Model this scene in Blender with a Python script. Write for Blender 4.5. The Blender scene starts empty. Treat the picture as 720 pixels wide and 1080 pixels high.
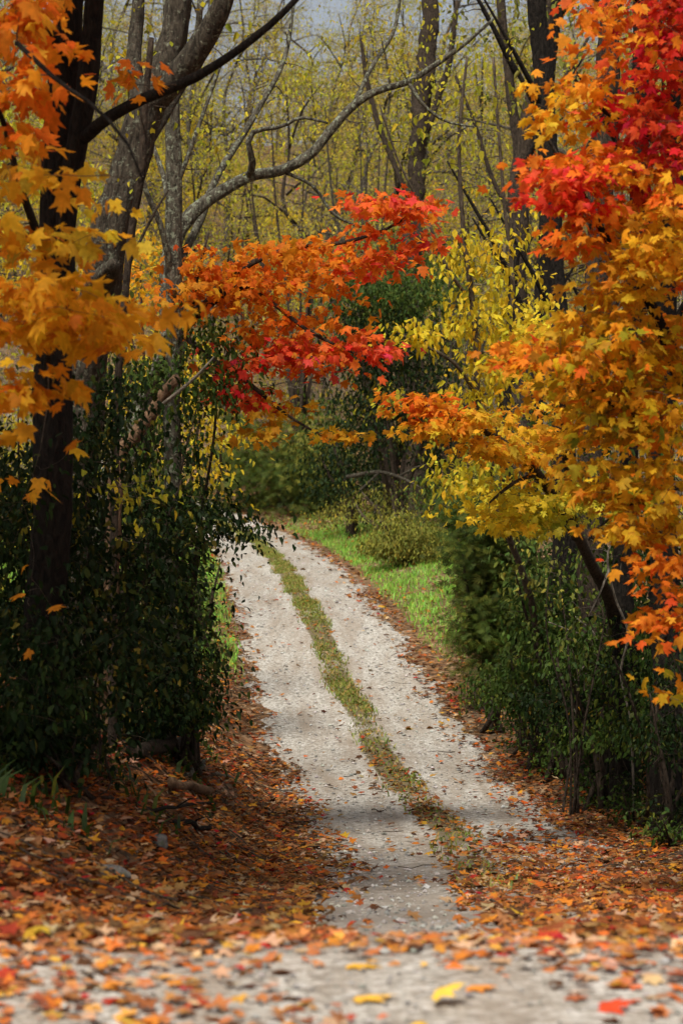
import bpy, math, random
import numpy as np
from mathutils import Vector

SEED = 11
rng = np.random.default_rng(SEED)
scene = bpy.context.scene
COL = scene.collection
F = 2339.0                       # focal length in photo pixels (720 x 1080 frame)
CAMZ = 1.30
PITCH = math.radians(1.0)


# ------------------------------------------------------------------ terrain
def table(pts, win):
    ys = np.arange(-40, 420, 0.1)
    a = np.array(pts, float)
    v = np.interp(ys, a[:, 0], a[:, 1])
    k = max(1, int(win / 0.1))
    pad = np.pad(v, (k, k), mode='edge')
    ker = np.ones(2 * k + 1) / (2 * k + 1)
    for _ in range(2):
        pad = np.convolve(np.pad(pad, (k, k), mode='edge'), ker, 'valid')
    return ys, pad[k:-k]


Z0 = table([(-40, 0), (6.3, 0), (7.4, -0.30), (9, -0.56), (12, -1.06), (16, -1.62), (19, -1.93), (23, -2.12), (26, -2.06),
            (30, -1.78), (37, -1.12), (47, -0.74), (63, -0.42), (75, 0.8), (90, 5.0), (110, 11.2), (150, 23.0), (200, 30), (420, 39)], 0.5)
CX = table([(-40, 0.9), (6, 0.8), (12, 0.9), (19, 1.04), (22, 0.86), (25, 0.55), (30, 0.10), (37, -0.48), (47, -1.22), (56, -2.0), (63, -2.85),
            (70, -5.0), (78, -9.5), (90, -19), (120, -50), (420, -350)], 1.2)
BL = table([(-40, 0), (6.5, 0), (9, .42), (12, .72), (19, 1.1), (25, 1.0), (34, .35), (60, .3), (420, .3)], 0.8)
BR = table([(-40, 0), (6.5, 0), (9, .15), (12, .3), (19, .55), (25, .55), (34, .2), (60, .3), (420, .3)], 0.8)


def tab(t, y):
    return np.interp(y, t[0], t[1])


def sstep(a, b, x):
    t = np.clip((x - a) / (b - a), 0, 1)
    return t * t * (3 - 2 * t)


def wob(x, y):
    return (np.sin(x * .9 + 1.3 * np.sin(y * .5)) * np.cos(y * .7 + .4 * x) + .5 * np.sin(2.1 * x - 1.7 * y + 1.) +
            .35 * np.sin(4.3 * x + 3.1 * y))


def height(x, y):
    x = np.asarray(x, float)
    y = np.asarray(y, float)
    d = x - tab(CX, y)
    far = sstep(64, 80, y)
    bl = tab(BL, y) * sstep(1.35, 2.9, -d) * (1 - far)
    br = tab(BR, y) * sstep(1.45, 3.4, d) * (1 - far)
    side = 0.06 * np.clip(np.abs(x) - 6, 0, 60) * sstep(8, 20, y)
    n = wob(x, y) * 0.05 * sstep(1.4, 2.6, np.abs(d)) * sstep(6.4, 9, y)
    n2 = 0.6 * np.sin(x * .11 + 2) * np.cos(y * .07) * sstep(70, 110, y)
    return tab(Z0, y) + bl + br + side + n + n2


def H(x, y):
    return float(height(x, y))


CP, SP = math.cos(PITCH), math.sin(PITCH)


def P(px, py, D):
    """world point seen at photo pixel (px, py) at depth D metres along Y"""
    u, v = (px - 360) / F, -(py - 540) / F
    dx, dy, dz = u, CP + v * SP, -SP + v * CP
    s = D / dy
    return np.array([dx * s, D, CAMZ + dz * s])


def G(px, D):
    x = (px - 360) / F * D
    return np.array([x, D, H(x, D)])


# ------------------------------------------------------------------ object helpers
def tag(o, label=None, cat=None, group=None, kind=None):
    if label: o['label'] = label
    if cat: o['category'] = cat
    if group: o['group'] = group
    if kind: o['kind'] = kind
    return o


def thing(name, label, cat, loc, group=None):
    o = bpy.data.objects.new(name, None)
    COL.objects.link(o)
    o.empty_display_size = 0.2
    o.location = [float(c) for c in loc]
    return tag(o, label, cat, group)


class MB:
    """collects verts / faces / colours, links them as one mesh object"""
    def __init__(s):
        s.v, s.c, s.loops, s.sizes, s.m, s.n = [], [], [], [], [], 0

    def add(s, V, faces, col=None, mat=0):
        """V (K,n,3) copies of a template, or (n,3); faces: list of index tuples"""
        V = np.asarray(V, float)
        if V.ndim == 2:
            V = V[None]
        K, n, _ = V.shape
        s.v.append(V.reshape(-1, 3))
        if col is None:
            col = np.full((K, 3), .5)
        col = np.asarray(col, float)
        if col.ndim == 1:
            col = np.tile(col, (K, 1))
        s.c.append(np.repeat(col, n, axis=0))
        by = {}
        for f in faces:
            by.setdefault(len(f), []).append(f)
        off = (np.arange(K) * n + s.n)[:, None, None]
        for k, fs in by.items():
            a = np.array(fs)[None] + off
            s.loops.append(a.reshape(-1))
            s.sizes.append(np.full(K * len(fs), k))
            s.m.append(np.full(K * len(fs), mat))
        s.n += K * n

    def build(s, name, mats, parent=None, origin=(0, 0, 0), smooth=True):
        me = bpy.data.meshes.new(name)
        V = np.concatenate(s.v) - np.asarray(origin, float)
        L = np.concatenate(s.loops).astype(np.int32)
        S = np.concatenate(s.sizes).astype(np.int32)
        M = np.concatenate(s.m).astype(np.int32)
        me.vertices.add(len(V)); me.vertices.foreach_set('co', V.astype(np.float32).ravel())
        me.loops.add(len(L)); me.loops.foreach_set('vertex_index', L)
        me.polygons.add(len(S))
        st = np.concatenate([[0], np.cumsum(S)[:-1]]).astype(np.int32)
        me.polygons.foreach_set('loop_start', st)
        me.polygons.foreach_set('loop_total', S)
        me.polygons.foreach_set('material_index', M)
        me.polygons.foreach_set('use_smooth', np.full(len(S), smooth))
        me.update(calc_edges=True)
        C = np.concatenate(s.c)
        at = me.attributes.new('tint', 'FLOAT_COLOR', 'POINT')
        at.data.foreach_set('color', np.concatenate([C, np.ones((len(C), 1))], 1).astype(np.float32).ravel())
        for m in (mats if isinstance(mats, (list, tuple)) else [mats]):
            me.materials.append(m)
        o = bpy.data.objects.new(name, me)
        COL.objects.link(o)
        if parent is not None:
            o.parent = parent
        return o


def dup(root, loc, rz, sc, label=None, group=None):
    r = root.copy(); COL.objects.link(r)
    r.location = [float(c) for c in loc]; r.rotation_euler = (0, 0, rz); r.scale = (sc, sc, sc)
    if label: r['label'] = label
    if group: r['group'] = group
    for ch in root.children:
        c = ch.copy(); COL.objects.link(c); c.parent = r
        for g in ch.children:
            e = g.copy(); COL.objects.link(e); e.parent = c
    return r


# ------------------------------------------------------------------ materials
def new_mat(name):
    m = bpy.data.materials.new(name)
    m.use_nodes = True
    nt = m.node_tree
    nt.nodes.clear()
    out = nt.nodes.new('ShaderNodeOutputMaterial')
    return m, nt, out


def N(nt, t, **kw):
    n = nt.nodes.new(t)
    for k, v in kw.items():
        if k in n.inputs.keys() if hasattr(n.inputs, 'keys') else False:
            n.inputs[k].default_value = v
        else:
            setattr(n, k, v)
    return n


def ramp(nt, stops, interp='LINEAR'):
    r = nt.nodes.new('ShaderNodeValToRGB')
    r.color_ramp.interpolation = interp
    el = r.color_ramp.elements
    while len(el) < len(stops):
        el.new(0.5)
    for e, (p, c) in zip(el, stops):
        e.position = p
        e.color = (*c, 1) if len(c) == 3 else c
    return r


def leaf_mat(name, transl=0.35, rough=0.5, spec=0.3):
    m, nt, out = new_mat(name)
    at = N(nt, 'ShaderNodeAttribute', attribute_name='tint')
    geo = N(nt, 'ShaderNodeNewGeometry')
    tc = N(nt, 'ShaderNodeTexCoord')
    noi = N(nt, 'ShaderNodeTexNoise', Scale=38.0, Detail=2.0)
    nt.links.new(tc.outputs['Object'], noi.inputs['Vector'])
    mr = N(nt, 'ShaderNodeMapRange')
    mr.inputs['To Min'].default_value = 0.55
    mr.inputs['To Max'].default_value = 1.4
    nt.links.new(noi.outputs['Fac'], mr.inputs['Value'])
    hsv = N(nt, 'ShaderNodeHueSaturation')
    mr2 = N(nt, 'ShaderNodeMapRange')
    mr2.inputs['To Min'].default_value = 0.485
    mr2.inputs['To Max'].default_value = 0.515
    nt.links.new(geo.outputs['Random Per Island'], mr2.inputs['Value'])
    nt.links.new(mr2.outputs[0], hsv.inputs['Hue'])
    nt.links.new(mr.outputs[0], hsv.inputs['Value'])
    nt.links.new(at.outputs['Color'], hsv.inputs['Color'])
    p = N(nt, 'ShaderNodeBsdfPrincipled')
    p.inputs['Roughness'].default_value = rough
    p.inputs['Specular IOR Level'].default_value = spec
    tr = N(nt, 'ShaderNodeBsdfTranslucent')
    mx = N(nt, 'ShaderNodeMixShader')
    mx.inputs[0].default_value = transl
    nt.links.new(hsv.outputs[0], p.inputs['Base Color'])
    nt.links.new(hsv.outputs[0], tr.inputs['Color'])
    nt.links.new(p.outputs[0], mx.inputs[1])
    nt.links.new(tr.outputs[0], mx.inputs[2])
    nt.links.new(mx.outputs[0], out.inputs[0])
    return m


def bark_mat(name, dark, light, lichen=None, lich_amt=0.5, scale=1.0):
    m, nt, out = new_mat(name)
    tc = N(nt, 'ShaderNodeTexCoord')
    mp = N(nt, 'ShaderNodeMapping')
    mp.inputs['Scale'].default_value = (34 * scale, 34 * scale, 11 * scale)
    nt.links.new(tc.outputs['Object'], mp.inputs['Vector'])
    n1 = N(nt, 'ShaderNodeTexNoise', Scale=1.0, Detail=6.0, Roughness=0.65)
    n1.inputs['Distortion'].default_value = 0.6
    nt.links.new(mp.outputs[0], n1.inputs['Vector'])
    r = ramp(nt, [(0.36, dark), (0.62, light)])
    nt.links.new(n1.outputs['Fac'], r.inputs[0])
    colr = r.outputs[0]
    if lichen is not None:
        n2 = N(nt, 'ShaderNodeTexNoise', Scale=21.0 * scale, Detail=7.0, Roughness=0.75)
        nt.links.new(tc.outputs['Object'], n2.inputs['Vector'])
        r2 = ramp(nt, [(lich_amt, (0, 0, 0)), (lich_amt + .07, (1, 1, 1))])
        nt.links.new(n2.outputs['Fac'], r2.inputs[0])
        mix = N(nt, 'ShaderNodeMixRGB')
        nt.links.new(r2.outputs[0], mix.inputs[0])
        nt.links.new(colr, mix.inputs[1])
        mix.inputs[2].default_value = (*lichen, 1)
        colr = mix.outputs[0]
    p = N(nt, 'ShaderNodeBsdfPrincipled')
    p.inputs['Roughness'].default_value = 0.9
    p.inputs['Specular IOR Level'].default_value = 0.15
    nt.links.new(colr, p.inputs['Base Color'])
    b = N(nt, 'ShaderNodeBump')
    b.inputs['Strength'].default_value = 1.0
    b.inputs['Distance'].default_value = 0.05
    nt.links.new(n1.outputs['Fac'], b.inputs['Height'])
    nt.links.new(b.outputs[0], p.inputs['Normal'])
    nt.links.new(p.outputs[0], out.inputs[0])
    return m


M = {}
M['leaf'] = leaf_mat('autumn_leaf', 0.55, 0.6, 0.12)
M['green'] = leaf_mat('green_leaf', 0.28, 0.6, 0.12)
M['litter'] = leaf_mat('dry_leaf', 0.12, 0.8, 0.08)
M['grass'] = leaf_mat('grass_blade', 0.3, 0.5, 0.25)
M['bark_dark'] = bark_mat('dark_bark', (.005, .004, .003), (.024, .019, .014), (.06, .06, .04), .68)
M['bark_brown'] = bark_mat('brown_bark', (.018, .013, .009), (.075, .055, .038), (.12, .12, .08), .64)
M['bark_grey'] = bark_mat('grey_bark', (.020, .016, .011), (.085, .07, .05), (.19, .20, .14), .56)
M['bark_lichen'] = bark_mat('lichen_bark', (.03, .026, .018), (.13, .115, .085), (.25, .27, .19), .52)
M['twig'] = bark_mat('twig_bark', (.05, .038, .026), (.13, .10, .07))
M['twig_hill'] = bark_mat('hill_twig_bark', (.15, .12, .08), (.36, .30, .21))
M['twig_pale'] = bark_mat('pale_twig_bark', (.12, .10, .075), (.30, .26, .20))
M['wood'] = bark_mat('dead_wood', (.08, .045, .025), (.26, .16, .09))


# ------------------------------------------------------------------ leaf templates
def maple_t(simple=False):
    half = [(0.0, .04), (-.09, .22), (.06, .50), (.24, .33), (.42, .43), (.68, .56), (.53, .19), (.76, .23), (.80, .09)]
    if simple:
        half = [(-.06, .16), (.05, .48), (.26, .28), (.66, .54), (.56, .18)]
    up = half
    pts = [(.3, 0)] + up + [(1, 0)] + [(x, -y) for x, y in reversed(up)]
    V = np.array([(x, y, -0.22 * abs(y) - 0.18 * max(0, x - .3) ** 2) for x, y in pts])
    n = len(pts) - 1
    Fs = [(0, 1 + i, 1 + (i + 1) % n)[::-1] for i in range(n)]
    return V, Fs


def oval_t(w=.27):
    pts = [(0, 0), (.32, w), (.7, w * .85), (1, 0), (.7, -w * .85), (.32, -w)]
    V = np.array([(x, y, .35 * abs(y) - .15 * x * x) for x, y in pts])
    return V, [(0, 3, 2, 1), (0, 5, 4, 3)]


def diamond_t():
    V = np.array([(0, 0, 0), (.5, .3, .06), (1, 0, -.1), (.5, -.3, .06)])
    return V, [(0, 2, 1), (0, 3, 2)]


def sprig_t():
    """feathery cedar sprig: a flat fan of small scale-leaf fingers"""
    V, Fs = [], []
    for k, a in enumerate((-1.0, -.62, -.3, 0, .3, .62, 1.0)):
        L = .62 + .38 * math.cos(a)
        x0 = .08 * (3 - abs(k - 3))
        c, s_ = math.cos(a), math.sin(a)
        i = len(V)
        V += [(x0, 0, 0), (x0 + L * .55 * c - .05 * s_, L * .55 * s_ + .05 * c, .03), (x0 + L * c, L * s_, -.05),
              (x0 + L * .55 * c + .05 * s_, L * .55 * s_ - .05 * c, .03)]
        Fs += [(i, i + 3, i + 2, i + 1)]
    return np.array(V), Fs


VR = np.random.default_rng(5)


def variants(T, k, amt, tw):
    V, Fs = T
    out = []
    for i in range(k):
        W = V.copy()
        W[2:, :2] += VR.normal(0, amt, (len(V) - 2, 2))
        W[:, 1] *= VR.uniform(.85, 1.1)
        W[:, 2] += VR.normal(0, tw) * W[:, 0] * W[:, 1] + VR.normal(0, tw) * W[:, 0] ** 2 + VR.normal(0, tw * .6) * W[:, 1]
        if i % 3 == 1:                      # a torn or folded lobe
            j = VR.integers(3, len(V) - 2)
            W[j, :2] *= .62; W[j, 2] += .1
        out.append((W, Fs))
    return out


LT = {'maple': maple_t(), 'maple_simple': maple_t(True), 'oval': oval_t(), 'narrow': oval_t(.15), 'diamond': diamond_t(), 'sprig': sprig_t()}


LV = {'maple': variants(LT['maple'], 7, .035, .28), 'maple_simple': variants(LT['maple_simple'], 6, .05, .16), 'oval': variants(LT['oval'], 4, .03, .25)}


def unit(v):
    return v / np.maximum(np.linalg.norm(v, axis=-1, keepdims=True), 1e-9)


def leaf_frames(n, az=None, droop=(15, 75), roll=25):
    az = rng.uniform(0, 2 * np.pi, n) if az is None else az
    d = np.radians(rng.uniform(droop[0], droop[1], n))
    a = np.stack([np.cos(az) * np.cos(d), np.sin(az) * np.cos(d), -np.sin(d)], -1)
    s = np.stack([-np.sin(az), np.cos(az), np.zeros(n)], -1)
    nn = np.cross(a, s)
    r = np.radians(rng.normal(0, roll, n))[:, None]
    s2 = s * np.cos(r) + nn * np.sin(r)
    return a, s2, np.cross(a, s2)


def put_leaves(mb, kind, pos, size, frames, cols, mat=0, curl=None):
    a, s, n = frames
    K = len(pos)
    if kind in LV and K > 12:
        w = rng.integers(0, len(LV[kind]), K)
        for i, (V, Fs) in enumerate(LV[kind]):
            q = w == i
            if q.any():
                put_one(mb, V, Fs, pos[q], size[q], (a[q], s[q], n[q]), cols[q], mat, None if curl is None else curl[q])
        return
    put_one(mb, *LT[kind], pos, size, frames, cols, mat, curl)


def put_one(mb, V, Fs, pos, size, frames, cols, mat=0, curl=None):
    a, s, n = frames
    K = len(pos)
    T = np.tile(V[None], (K, 1, 1))
    if curl is not None:
        T[:, :, 2] *= curl[:, None]
    T[:, :, 1] *= rng.uniform(.82, 1.12, K)[:, None]
    W = pos[:, None] + size[:, None, None] * (T[..., 0:1] * a[:, None] + T[..., 1:2] * s[:, None] + T[..., 2:3] * n[:, None])
    mb.add(W, Fs, cols, mat)


# ------------------------------------------------------------------ tubes
def smooth_line(pts, rad, step):
    pts = np.asarray(pts, float); rad = np.asarray(rad, float)
    seg = np.linalg.norm(np.diff(pts, axis=0), axis=1)
    t = np.concatenate([[0], np.cumsum(seg)])
    n = max(4, int(t[-1] / step))
    q = np.linspace(0, t[-1], n)
    ex = np.vstack([2 * pts[0] - pts[1], pts, 2 * pts[-1] - pts[-2]])
    out = []
    for x in q:
        i = min(max(int(np.searchsorted(t, x) - 1), 0), len(seg) - 1)
        u = (x - t[i]) / max(seg[i], 1e-9)
        p0, p1, p2, p3 = ex[i:i + 4]
        out.append(.5 * (2 * p1 + (p2 - p0) * u + (2 * p0 - 5 * p1 + 4 * p2 - p3) * u * u + (3 * p1 - p0 - 3 * p2 + p3) * u ** 3))
    return np.array(out), np.interp(q, t, rad)


def tube(mb, pts, rad, sides=12, rough=0.06, mat=0, cap=True):
    pts = np.asarray(pts, float); n = len(pts)
    T = unit(np.gradient(pts, axis=0))
    ref = np.array([.31, .95, .05]) if abs(T[0][1]) < .8 else np.array([1., 0, .1])
    U = []
    u = ref - T[0] * np.dot(ref, T[0])
    for i in range(n):
        u = u - T[i] * np.dot(u, T[i]); u = u / np.linalg.norm(u)
        U.append(u)
    U = np.array(U); W = np.cross(T, U)
    th = np.linspace(0, 2 * np.pi, sides, endpoint=False)
    ph = rng.uniform(0, 6, 4)
    k = np.arange(n)[:, None]
    R = np.asarray(rad)[:, None] * (1 + rough * (np.sin(2 * th + ph[0] + k * .13) + .7 * np.sin(3 * th + ph[1] - k * .21) + .5 * np.sin(5 * th + ph[2] + .3 * np.sin(k * .5))))
    R = R * (1 + rough * .6 * rng.normal(0, 1, R.shape).clip(-1.5, 1.5))
    V = pts[:, None] + R[..., None] * (np.cos(th)[None, :, None] * U[:, None] + np.sin(th)[None, :, None] * W[:, None])
    V = V.reshape(-1, 3)
    Fs = []
    for i in range(n - 1):
        for j in range(sides):
            a, b = i * sides + j, i * sides + (j + 1) % sides
            Fs.append((a, b, b + sides, a + sides))
    if cap:
        Fs.append(tuple(range(sides))[::-1])
        Fs.append(tuple((n - 1) * sides + j for j in range(sides)))
    mb.add(V, Fs, None, mat)


def twig_batch(mb, paths, r0, r1, sides=4, mat=0):
    """paths (K,n,3) thin tapering tubes"""
    paths = np.asarray(paths); K, n, _ = paths.shape
    if K == 0: return
    T = unit(np.gradient(paths, axis=1))
    ref = unit(rng.normal(size=(K, 1, 3)))
    U = unit(np.cross(T, ref)); W = np.cross(T, U)
    th = np.linspace(0, 2 * np.pi, sides, endpoint=False)
    t = np.linspace(0, 1, n)[None, :]
    R = np.asarray(r0)[:, None] * (1 - t) + np.asarray(r1)[:, None] * t
    V = paths[:, :, None] + R[..., None, None] * (np.cos(th)[None, None, :, None] * U[:, :, None] + np.sin(th)[None, None, :, None] * W[:, :, None])
    Fs = []
    for i in range(n - 1):
        for j in range(sides):
            a, b = i * sides + j, i * sides + (j + 1) % sides
            Fs.append((a, b, b + sides, a + sides))
    mb.add(V.reshape(K, n * sides, 3), Fs, None, mat)


def colonize(nodes, nrad, targets, n=6, rmin=.002, taper=.012, sag=.06, jit=.08, rmax=.02):
    """joins each target to the nearest branch node: returns twig paths and radii"""
    nodes = np.asarray(nodes, float); nrad = np.asarray(nrad, float)
    K = len(targets)
    cap = len(nodes) + K * (n - 1)
    A = np.empty((cap, 3)); R = np.empty(cap)
    A[:len(nodes)] = nodes; R[:len(nodes)] = nrad
    m = len(nodes)
    d0 = np.array([np.min(np.sum((nodes - t) ** 2, 1)) for t in targets])
    paths, r0, r1 = np.empty((K, n, 3)), np.empty(K), np.empty(K)
    ts = np.linspace(0, 1, n)[:, None]
    for k, q in enumerate(np.argsort(d0)):
        t = targets[q]
        dv = t - A[:m]
        dist = np.sqrt(np.sum(dv ** 2, 1))
        cost = dist + .5 * np.maximum(0, -dv[:, 2]) + 0.15 * np.abs(dv[:, 2])
        i = int(np.argmin(cost))
        L = dist[i]
        mid = (A[i] + t) / 2 + np.array([0, 0, sag * L]) + rng.normal(0, jit, 3) * L
        p = (1 - ts) ** 2 * A[i] + 2 * ts * (1 - ts) * mid + ts ** 2 * t
        p[1:-1] += rng.normal(0, jit * .12, (n - 2, 3)) * L
        paths[k] = p
        r0[k] = min(R[i] * .8, max(rmin * 1.2, min(rmax, taper * L + rmin)))
        r1[k] = rmin * .7
        A[m:m + n - 1] = p[1:]
        R[m:m + n - 1] = np.linspace(r0[k], r1[k], n)[1:]
        m += n - 1
    return paths, r0, r1


# ------------------------------------------------------------------ palettes (leaf and blade colours; road litter has sunlight put in)
PAL = {
    'orange': [(5, (.80, .23, .015)), (3, (.78, .28, .02)), (2, (.72, .13, .015)), (1, (.78, .40, .03))],
    'redorange': [(5, (.82, .18, .02)), (4, (.82, .11, .03)), (3, (.82, .28, .02)), (2, (.82, .10, .06))],
    'red': [(5, (.80, .08, .028)), (3, (.80, .13, .022)), (2, (.80, .07, .06)), (1, (.62, .04, .015))],
    'darkred': [(5, (.50, .032, .014)), (3, (.58, .06, .016)), (2, (.34, .016, .012))],
    'yorange': [(5, (.80, .40, .02)), (3, (.80, .29, .02)), (3, (.78, .50, .03)), (1, (.5, .42, .04))],
    'gold': [(5, (.70, .32, .015)), (3, (.74, .40, .02)), (2, (.68, .22, .015))],
    'yellow': [(5, (.80, .58, .03)), (3, (.70, .56, .04)), (2, (.82, .50, .03)), (1, (.50, .48, .05))],
    'ygreen': [(4, (.56, .50, .04)), (3, (.42, .43, .04)), (2, (.66, .48, .03)), (1, (.24, .28, .03))],
    'mixmaple': [(4, (.70, .28, .02)), (3, (.50, .34, .03)), (3, (.30, .28, .03)), (2, (.74, .16, .02)), (2, (.6, .4, .03))],
    'mixgold': [(4, (.78, .31, .012)), (3, (.74, .44, .018)), (3, (.46, .38, .02)), (2, (.24, .27, .02)), (3, (.80, .22, .012))],
    'olive': [(4, (.16, .17, .03)), (3, (.26, .24, .035)), (2, (.10, .13, .025)), (1, (.4, .33, .04))],
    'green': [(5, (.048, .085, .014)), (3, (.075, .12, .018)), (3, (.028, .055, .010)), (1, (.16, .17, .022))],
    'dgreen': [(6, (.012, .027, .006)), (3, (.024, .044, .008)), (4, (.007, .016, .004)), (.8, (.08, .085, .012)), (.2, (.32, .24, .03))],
    'cedar': [(5, (.055, .085, .013)), (3, (.09, .115, .016)), (3, (.03, .05, .010)), (1.5, (.17, .16, .022))],
    'hill': [(4, (.62, .48, .07)), (3, (.50, .44, .08)), (2, (.70, .50, .06)), (2, (.32, .30, .06)), (1, (.56, .30, .05))],
    'rust': [(4, (.42, .22, .07)), (3, (.34, .20, .09)), (2, (.52, .28, .05)), (2, (.28, .20, .08))],
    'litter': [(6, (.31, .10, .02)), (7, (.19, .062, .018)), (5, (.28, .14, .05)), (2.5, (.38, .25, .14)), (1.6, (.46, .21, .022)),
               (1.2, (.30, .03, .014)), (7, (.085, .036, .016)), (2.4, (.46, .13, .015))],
    'litter_sunlit': [(6, (.40, .15, .05)), (4, (.48, .29, .17)), (4, (.50, .15, .025)), (2, (.58, .30, .05)), (1.5, (.40, .05, .02)), (4, (.24, .085, .03)), (2, (.09, .04, .02))],  # paler tones put the sunlight on the road leaves into their colour
    'verge': [(4, (.19, .43, .05)), (3, (.25, .50, .06)), (2, (.32, .48, .06)), (.7, (.44, .40, .10))],
    'strip': [(4, (.17, .24, .035)), (3, (.26, .25, .045)), (3, (.36, .25, .07)), (1, (.12, .17, .025))],
}


def pick(pal, n):
    w = np.array([x[0] for x in PAL[pal]], float); c = np.array([x[1] for x in PAL[pal]])
    i = rng.choice(len(w), n, p=w / w.sum())
    out = c[i] * rng.uniform(.8, 1.2, (n, 1)) * rng.uniform(.93, 1.07, (n, 3))
    return np.clip(out, .003, .82)


def ball(n):
    v = unit(rng.normal(size=(n, 3)))
    v = v * (rng.uniform(0, 1, (n, 1)) ** (1 / 2.4))
    k = n // 5
    if k:
        v[:k] = np.clip(rng.normal(0, .6, (k, 3)), -1.15, 1.15)
    return v


def region(px, py, D, rx, ry, rd, n, pal, lpt=7, size=None):
    c = P(px, py, D)
    k = D / F
    return dict(c=c, r=np.array([rx * k, rd, ry * k]), n=n, pal=pal, lpt=lpt, size=size)


def wreg(c, r, n, pal, lpt=7, size=None):
    return dict(c=np.array(c, float), r=np.array(r, float), n=n, pal=pal, lpt=lpt, size=size)


def plant(name, label, cat, base, stems, regions, leaf='oval', lsize=.06, mats=('bark_brown', 'twig', 'leaf'), droop=(15, 75), roll=25,
          twig=(.002, .012, .02), sag=.06, jit=.08, group=None, stem_part='trunk', crown_part='crown', step=.12, sides=12, spread=.09, rough=.06,
          branch_from=1, tsides=4, vs=.45, plates=0):
    """a tree or shrub: trunk (> branch), twigs, crown.  stems: list of (points, radii)"""
    base = np.asarray(base, float)
    root = thing(name, label, cat, base, group)
    nodes, nrad = [], []
    first = None
    for i, (pts, rad) in enumerate(stems):
        L, R = smooth_line(pts, rad, step)
        k = np.arange(len(L))[:, None]
        L = L + np.where(k > 0, 1, 0) * (np.sin(k * .55 + rng.uniform(0, 6, 3)) * R[:, None] * .12)
        mb = MB()
        tube(mb, L, R, sides, rough)
        if i < branch_from:
            o = mb.build(stem_part, M[mats[0]], root, base)
            first = first or o
        else:
            mb.build('branch', M[mats[0]], first, base)
        nodes.append(L); nrad.append(R)
    nodes = np.concatenate(nodes); nrad = np.concatenate(nrad)
    T, info = [], []
    for r in regions:
        if plates and r['n'] >= 5:
            m_ = max(2, r['n'] // 5)
            cc = ball(m_) * r['r']
            t = r['c'] + cc[rng.integers(0, m_, r['n'])] + rng.normal(0, 1, (r['n'], 3)) * np.minimum(r['r'] * .36, .2) * np.array([1, 1, plates])
        else:
            t = r['c'] + ball(r['n']) * r['r']
        g = height(t[:, 0], t[:, 1]) + .05
        t[:, 2] = np.maximum(t[:, 2], g + rng.uniform(0, .1, len(t)))
        T.append(t); info += [r] * r['n']
    if not T:
        return root
    T = np.concatenate(T)
    d0 = np.array([np.min(np.sum((nodes - t) ** 2, 1)) for t in T])
    order = np.argsort(d0)
    paths, r0, r1 = colonize(nodes, nrad, T, 6, twig[0], twig[1], sag, jit, twig[2])
    lb = MB()
    twig_batch(lb, paths, r0, r1, tsides, 1)
    any_leaf = False
    groups = {}
    for k, q in enumerate(order):
        r = info[q]
        if r['lpt'] > 0:
            groups.setdefault(id(r), (r, []))[1].append(k)
    for r, ks in groups.values():
        ks = np.array(ks)
        lpt = r['lpt']
        K = len(ks) * lpt
        kk = np.repeat(ks, lpt)
        u = rng.uniform(.45, 1.0, K) ** .7 * 5
        i0 = np.clip(u.astype(int), 0, 4); f = (u - i0)[:, None]
        pos = paths[kk, i0] * (1 - f) + paths[kk, i0 + 1] * f
        sp = spread
        off = rng.normal(0, 1, (K, 3)) * np.array([sp, sp, sp * vs])
        pos = pos + off
        ls = r['size'] or lsize
        az = np.arctan2(off[:, 1], off[:, 0]) + rng.normal(0, .6, K)
        tone = np.repeat(pick(r['pal'], len(ks)), lpt, axis=0) * np.repeat(rng.uniform(.7, 1.25, (len(ks), 1)), lpt, axis=0)
        col = tone * .55 + pick(r['pal'], K) * .45
        sz = ls * rng.uniform(.5, 1.25, K)
        put_leaves(lb, leaf, pos, sz, leaf_frames(K, az, droop, roll), col, 0, rng.uniform(-.3, 2.6, K))
        any_leaf = True
    lb.build(crown_part, [M[mats[2]], M[mats[1]]], root, base)
    return root


def trunk_px(pts, w):
    """pixel polyline [(px,py,D)...] with widths in photo pixels -> (points, radii)"""
    W = [P(*p) for p in pts]
    R = [ww * .5 * p[2] / F for ww, p in zip(w, pts)]
    return np.array(W), np.array(R)


def rooted(px, D, pts, w, flare=1.35):
    b = G(px, D) - np.array([0, 0, .06])
    W, R = trunk_px(pts, w)
    return np.vstack([b, b + [0, 0, .35], W]), np.concatenate([[R[0] * flare, R[0] * 1.05], R])


# ================================================================== SETTING
def grid_sheet(xs, ys, fz, name, mat, kind='structure'):
    X, Y = np.meshgrid(xs, ys)
    V = np.stack([X, Y, fz(X, Y)], -1).reshape(-1, 3)
    nx, ny = len(xs), len(ys)
    i = (np.arange(ny - 1)[:, None] * nx + np.arange(nx - 1)[None]).reshape(-1)
    mb = MB()
    mb.v.append(V); mb.c.append(np.full((len(V), 3), .5))
    mb.loops.append(np.stack([i, i + 1, i + nx + 1, i + nx], -1).reshape(-1))
    mb.sizes.append(np.full(len(i), 4)); mb.m.append(np.zeros(len(i), int)); mb.n = len(V)
    o = mb.build(name, mat)
    return tag(o, kind=kind)


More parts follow.
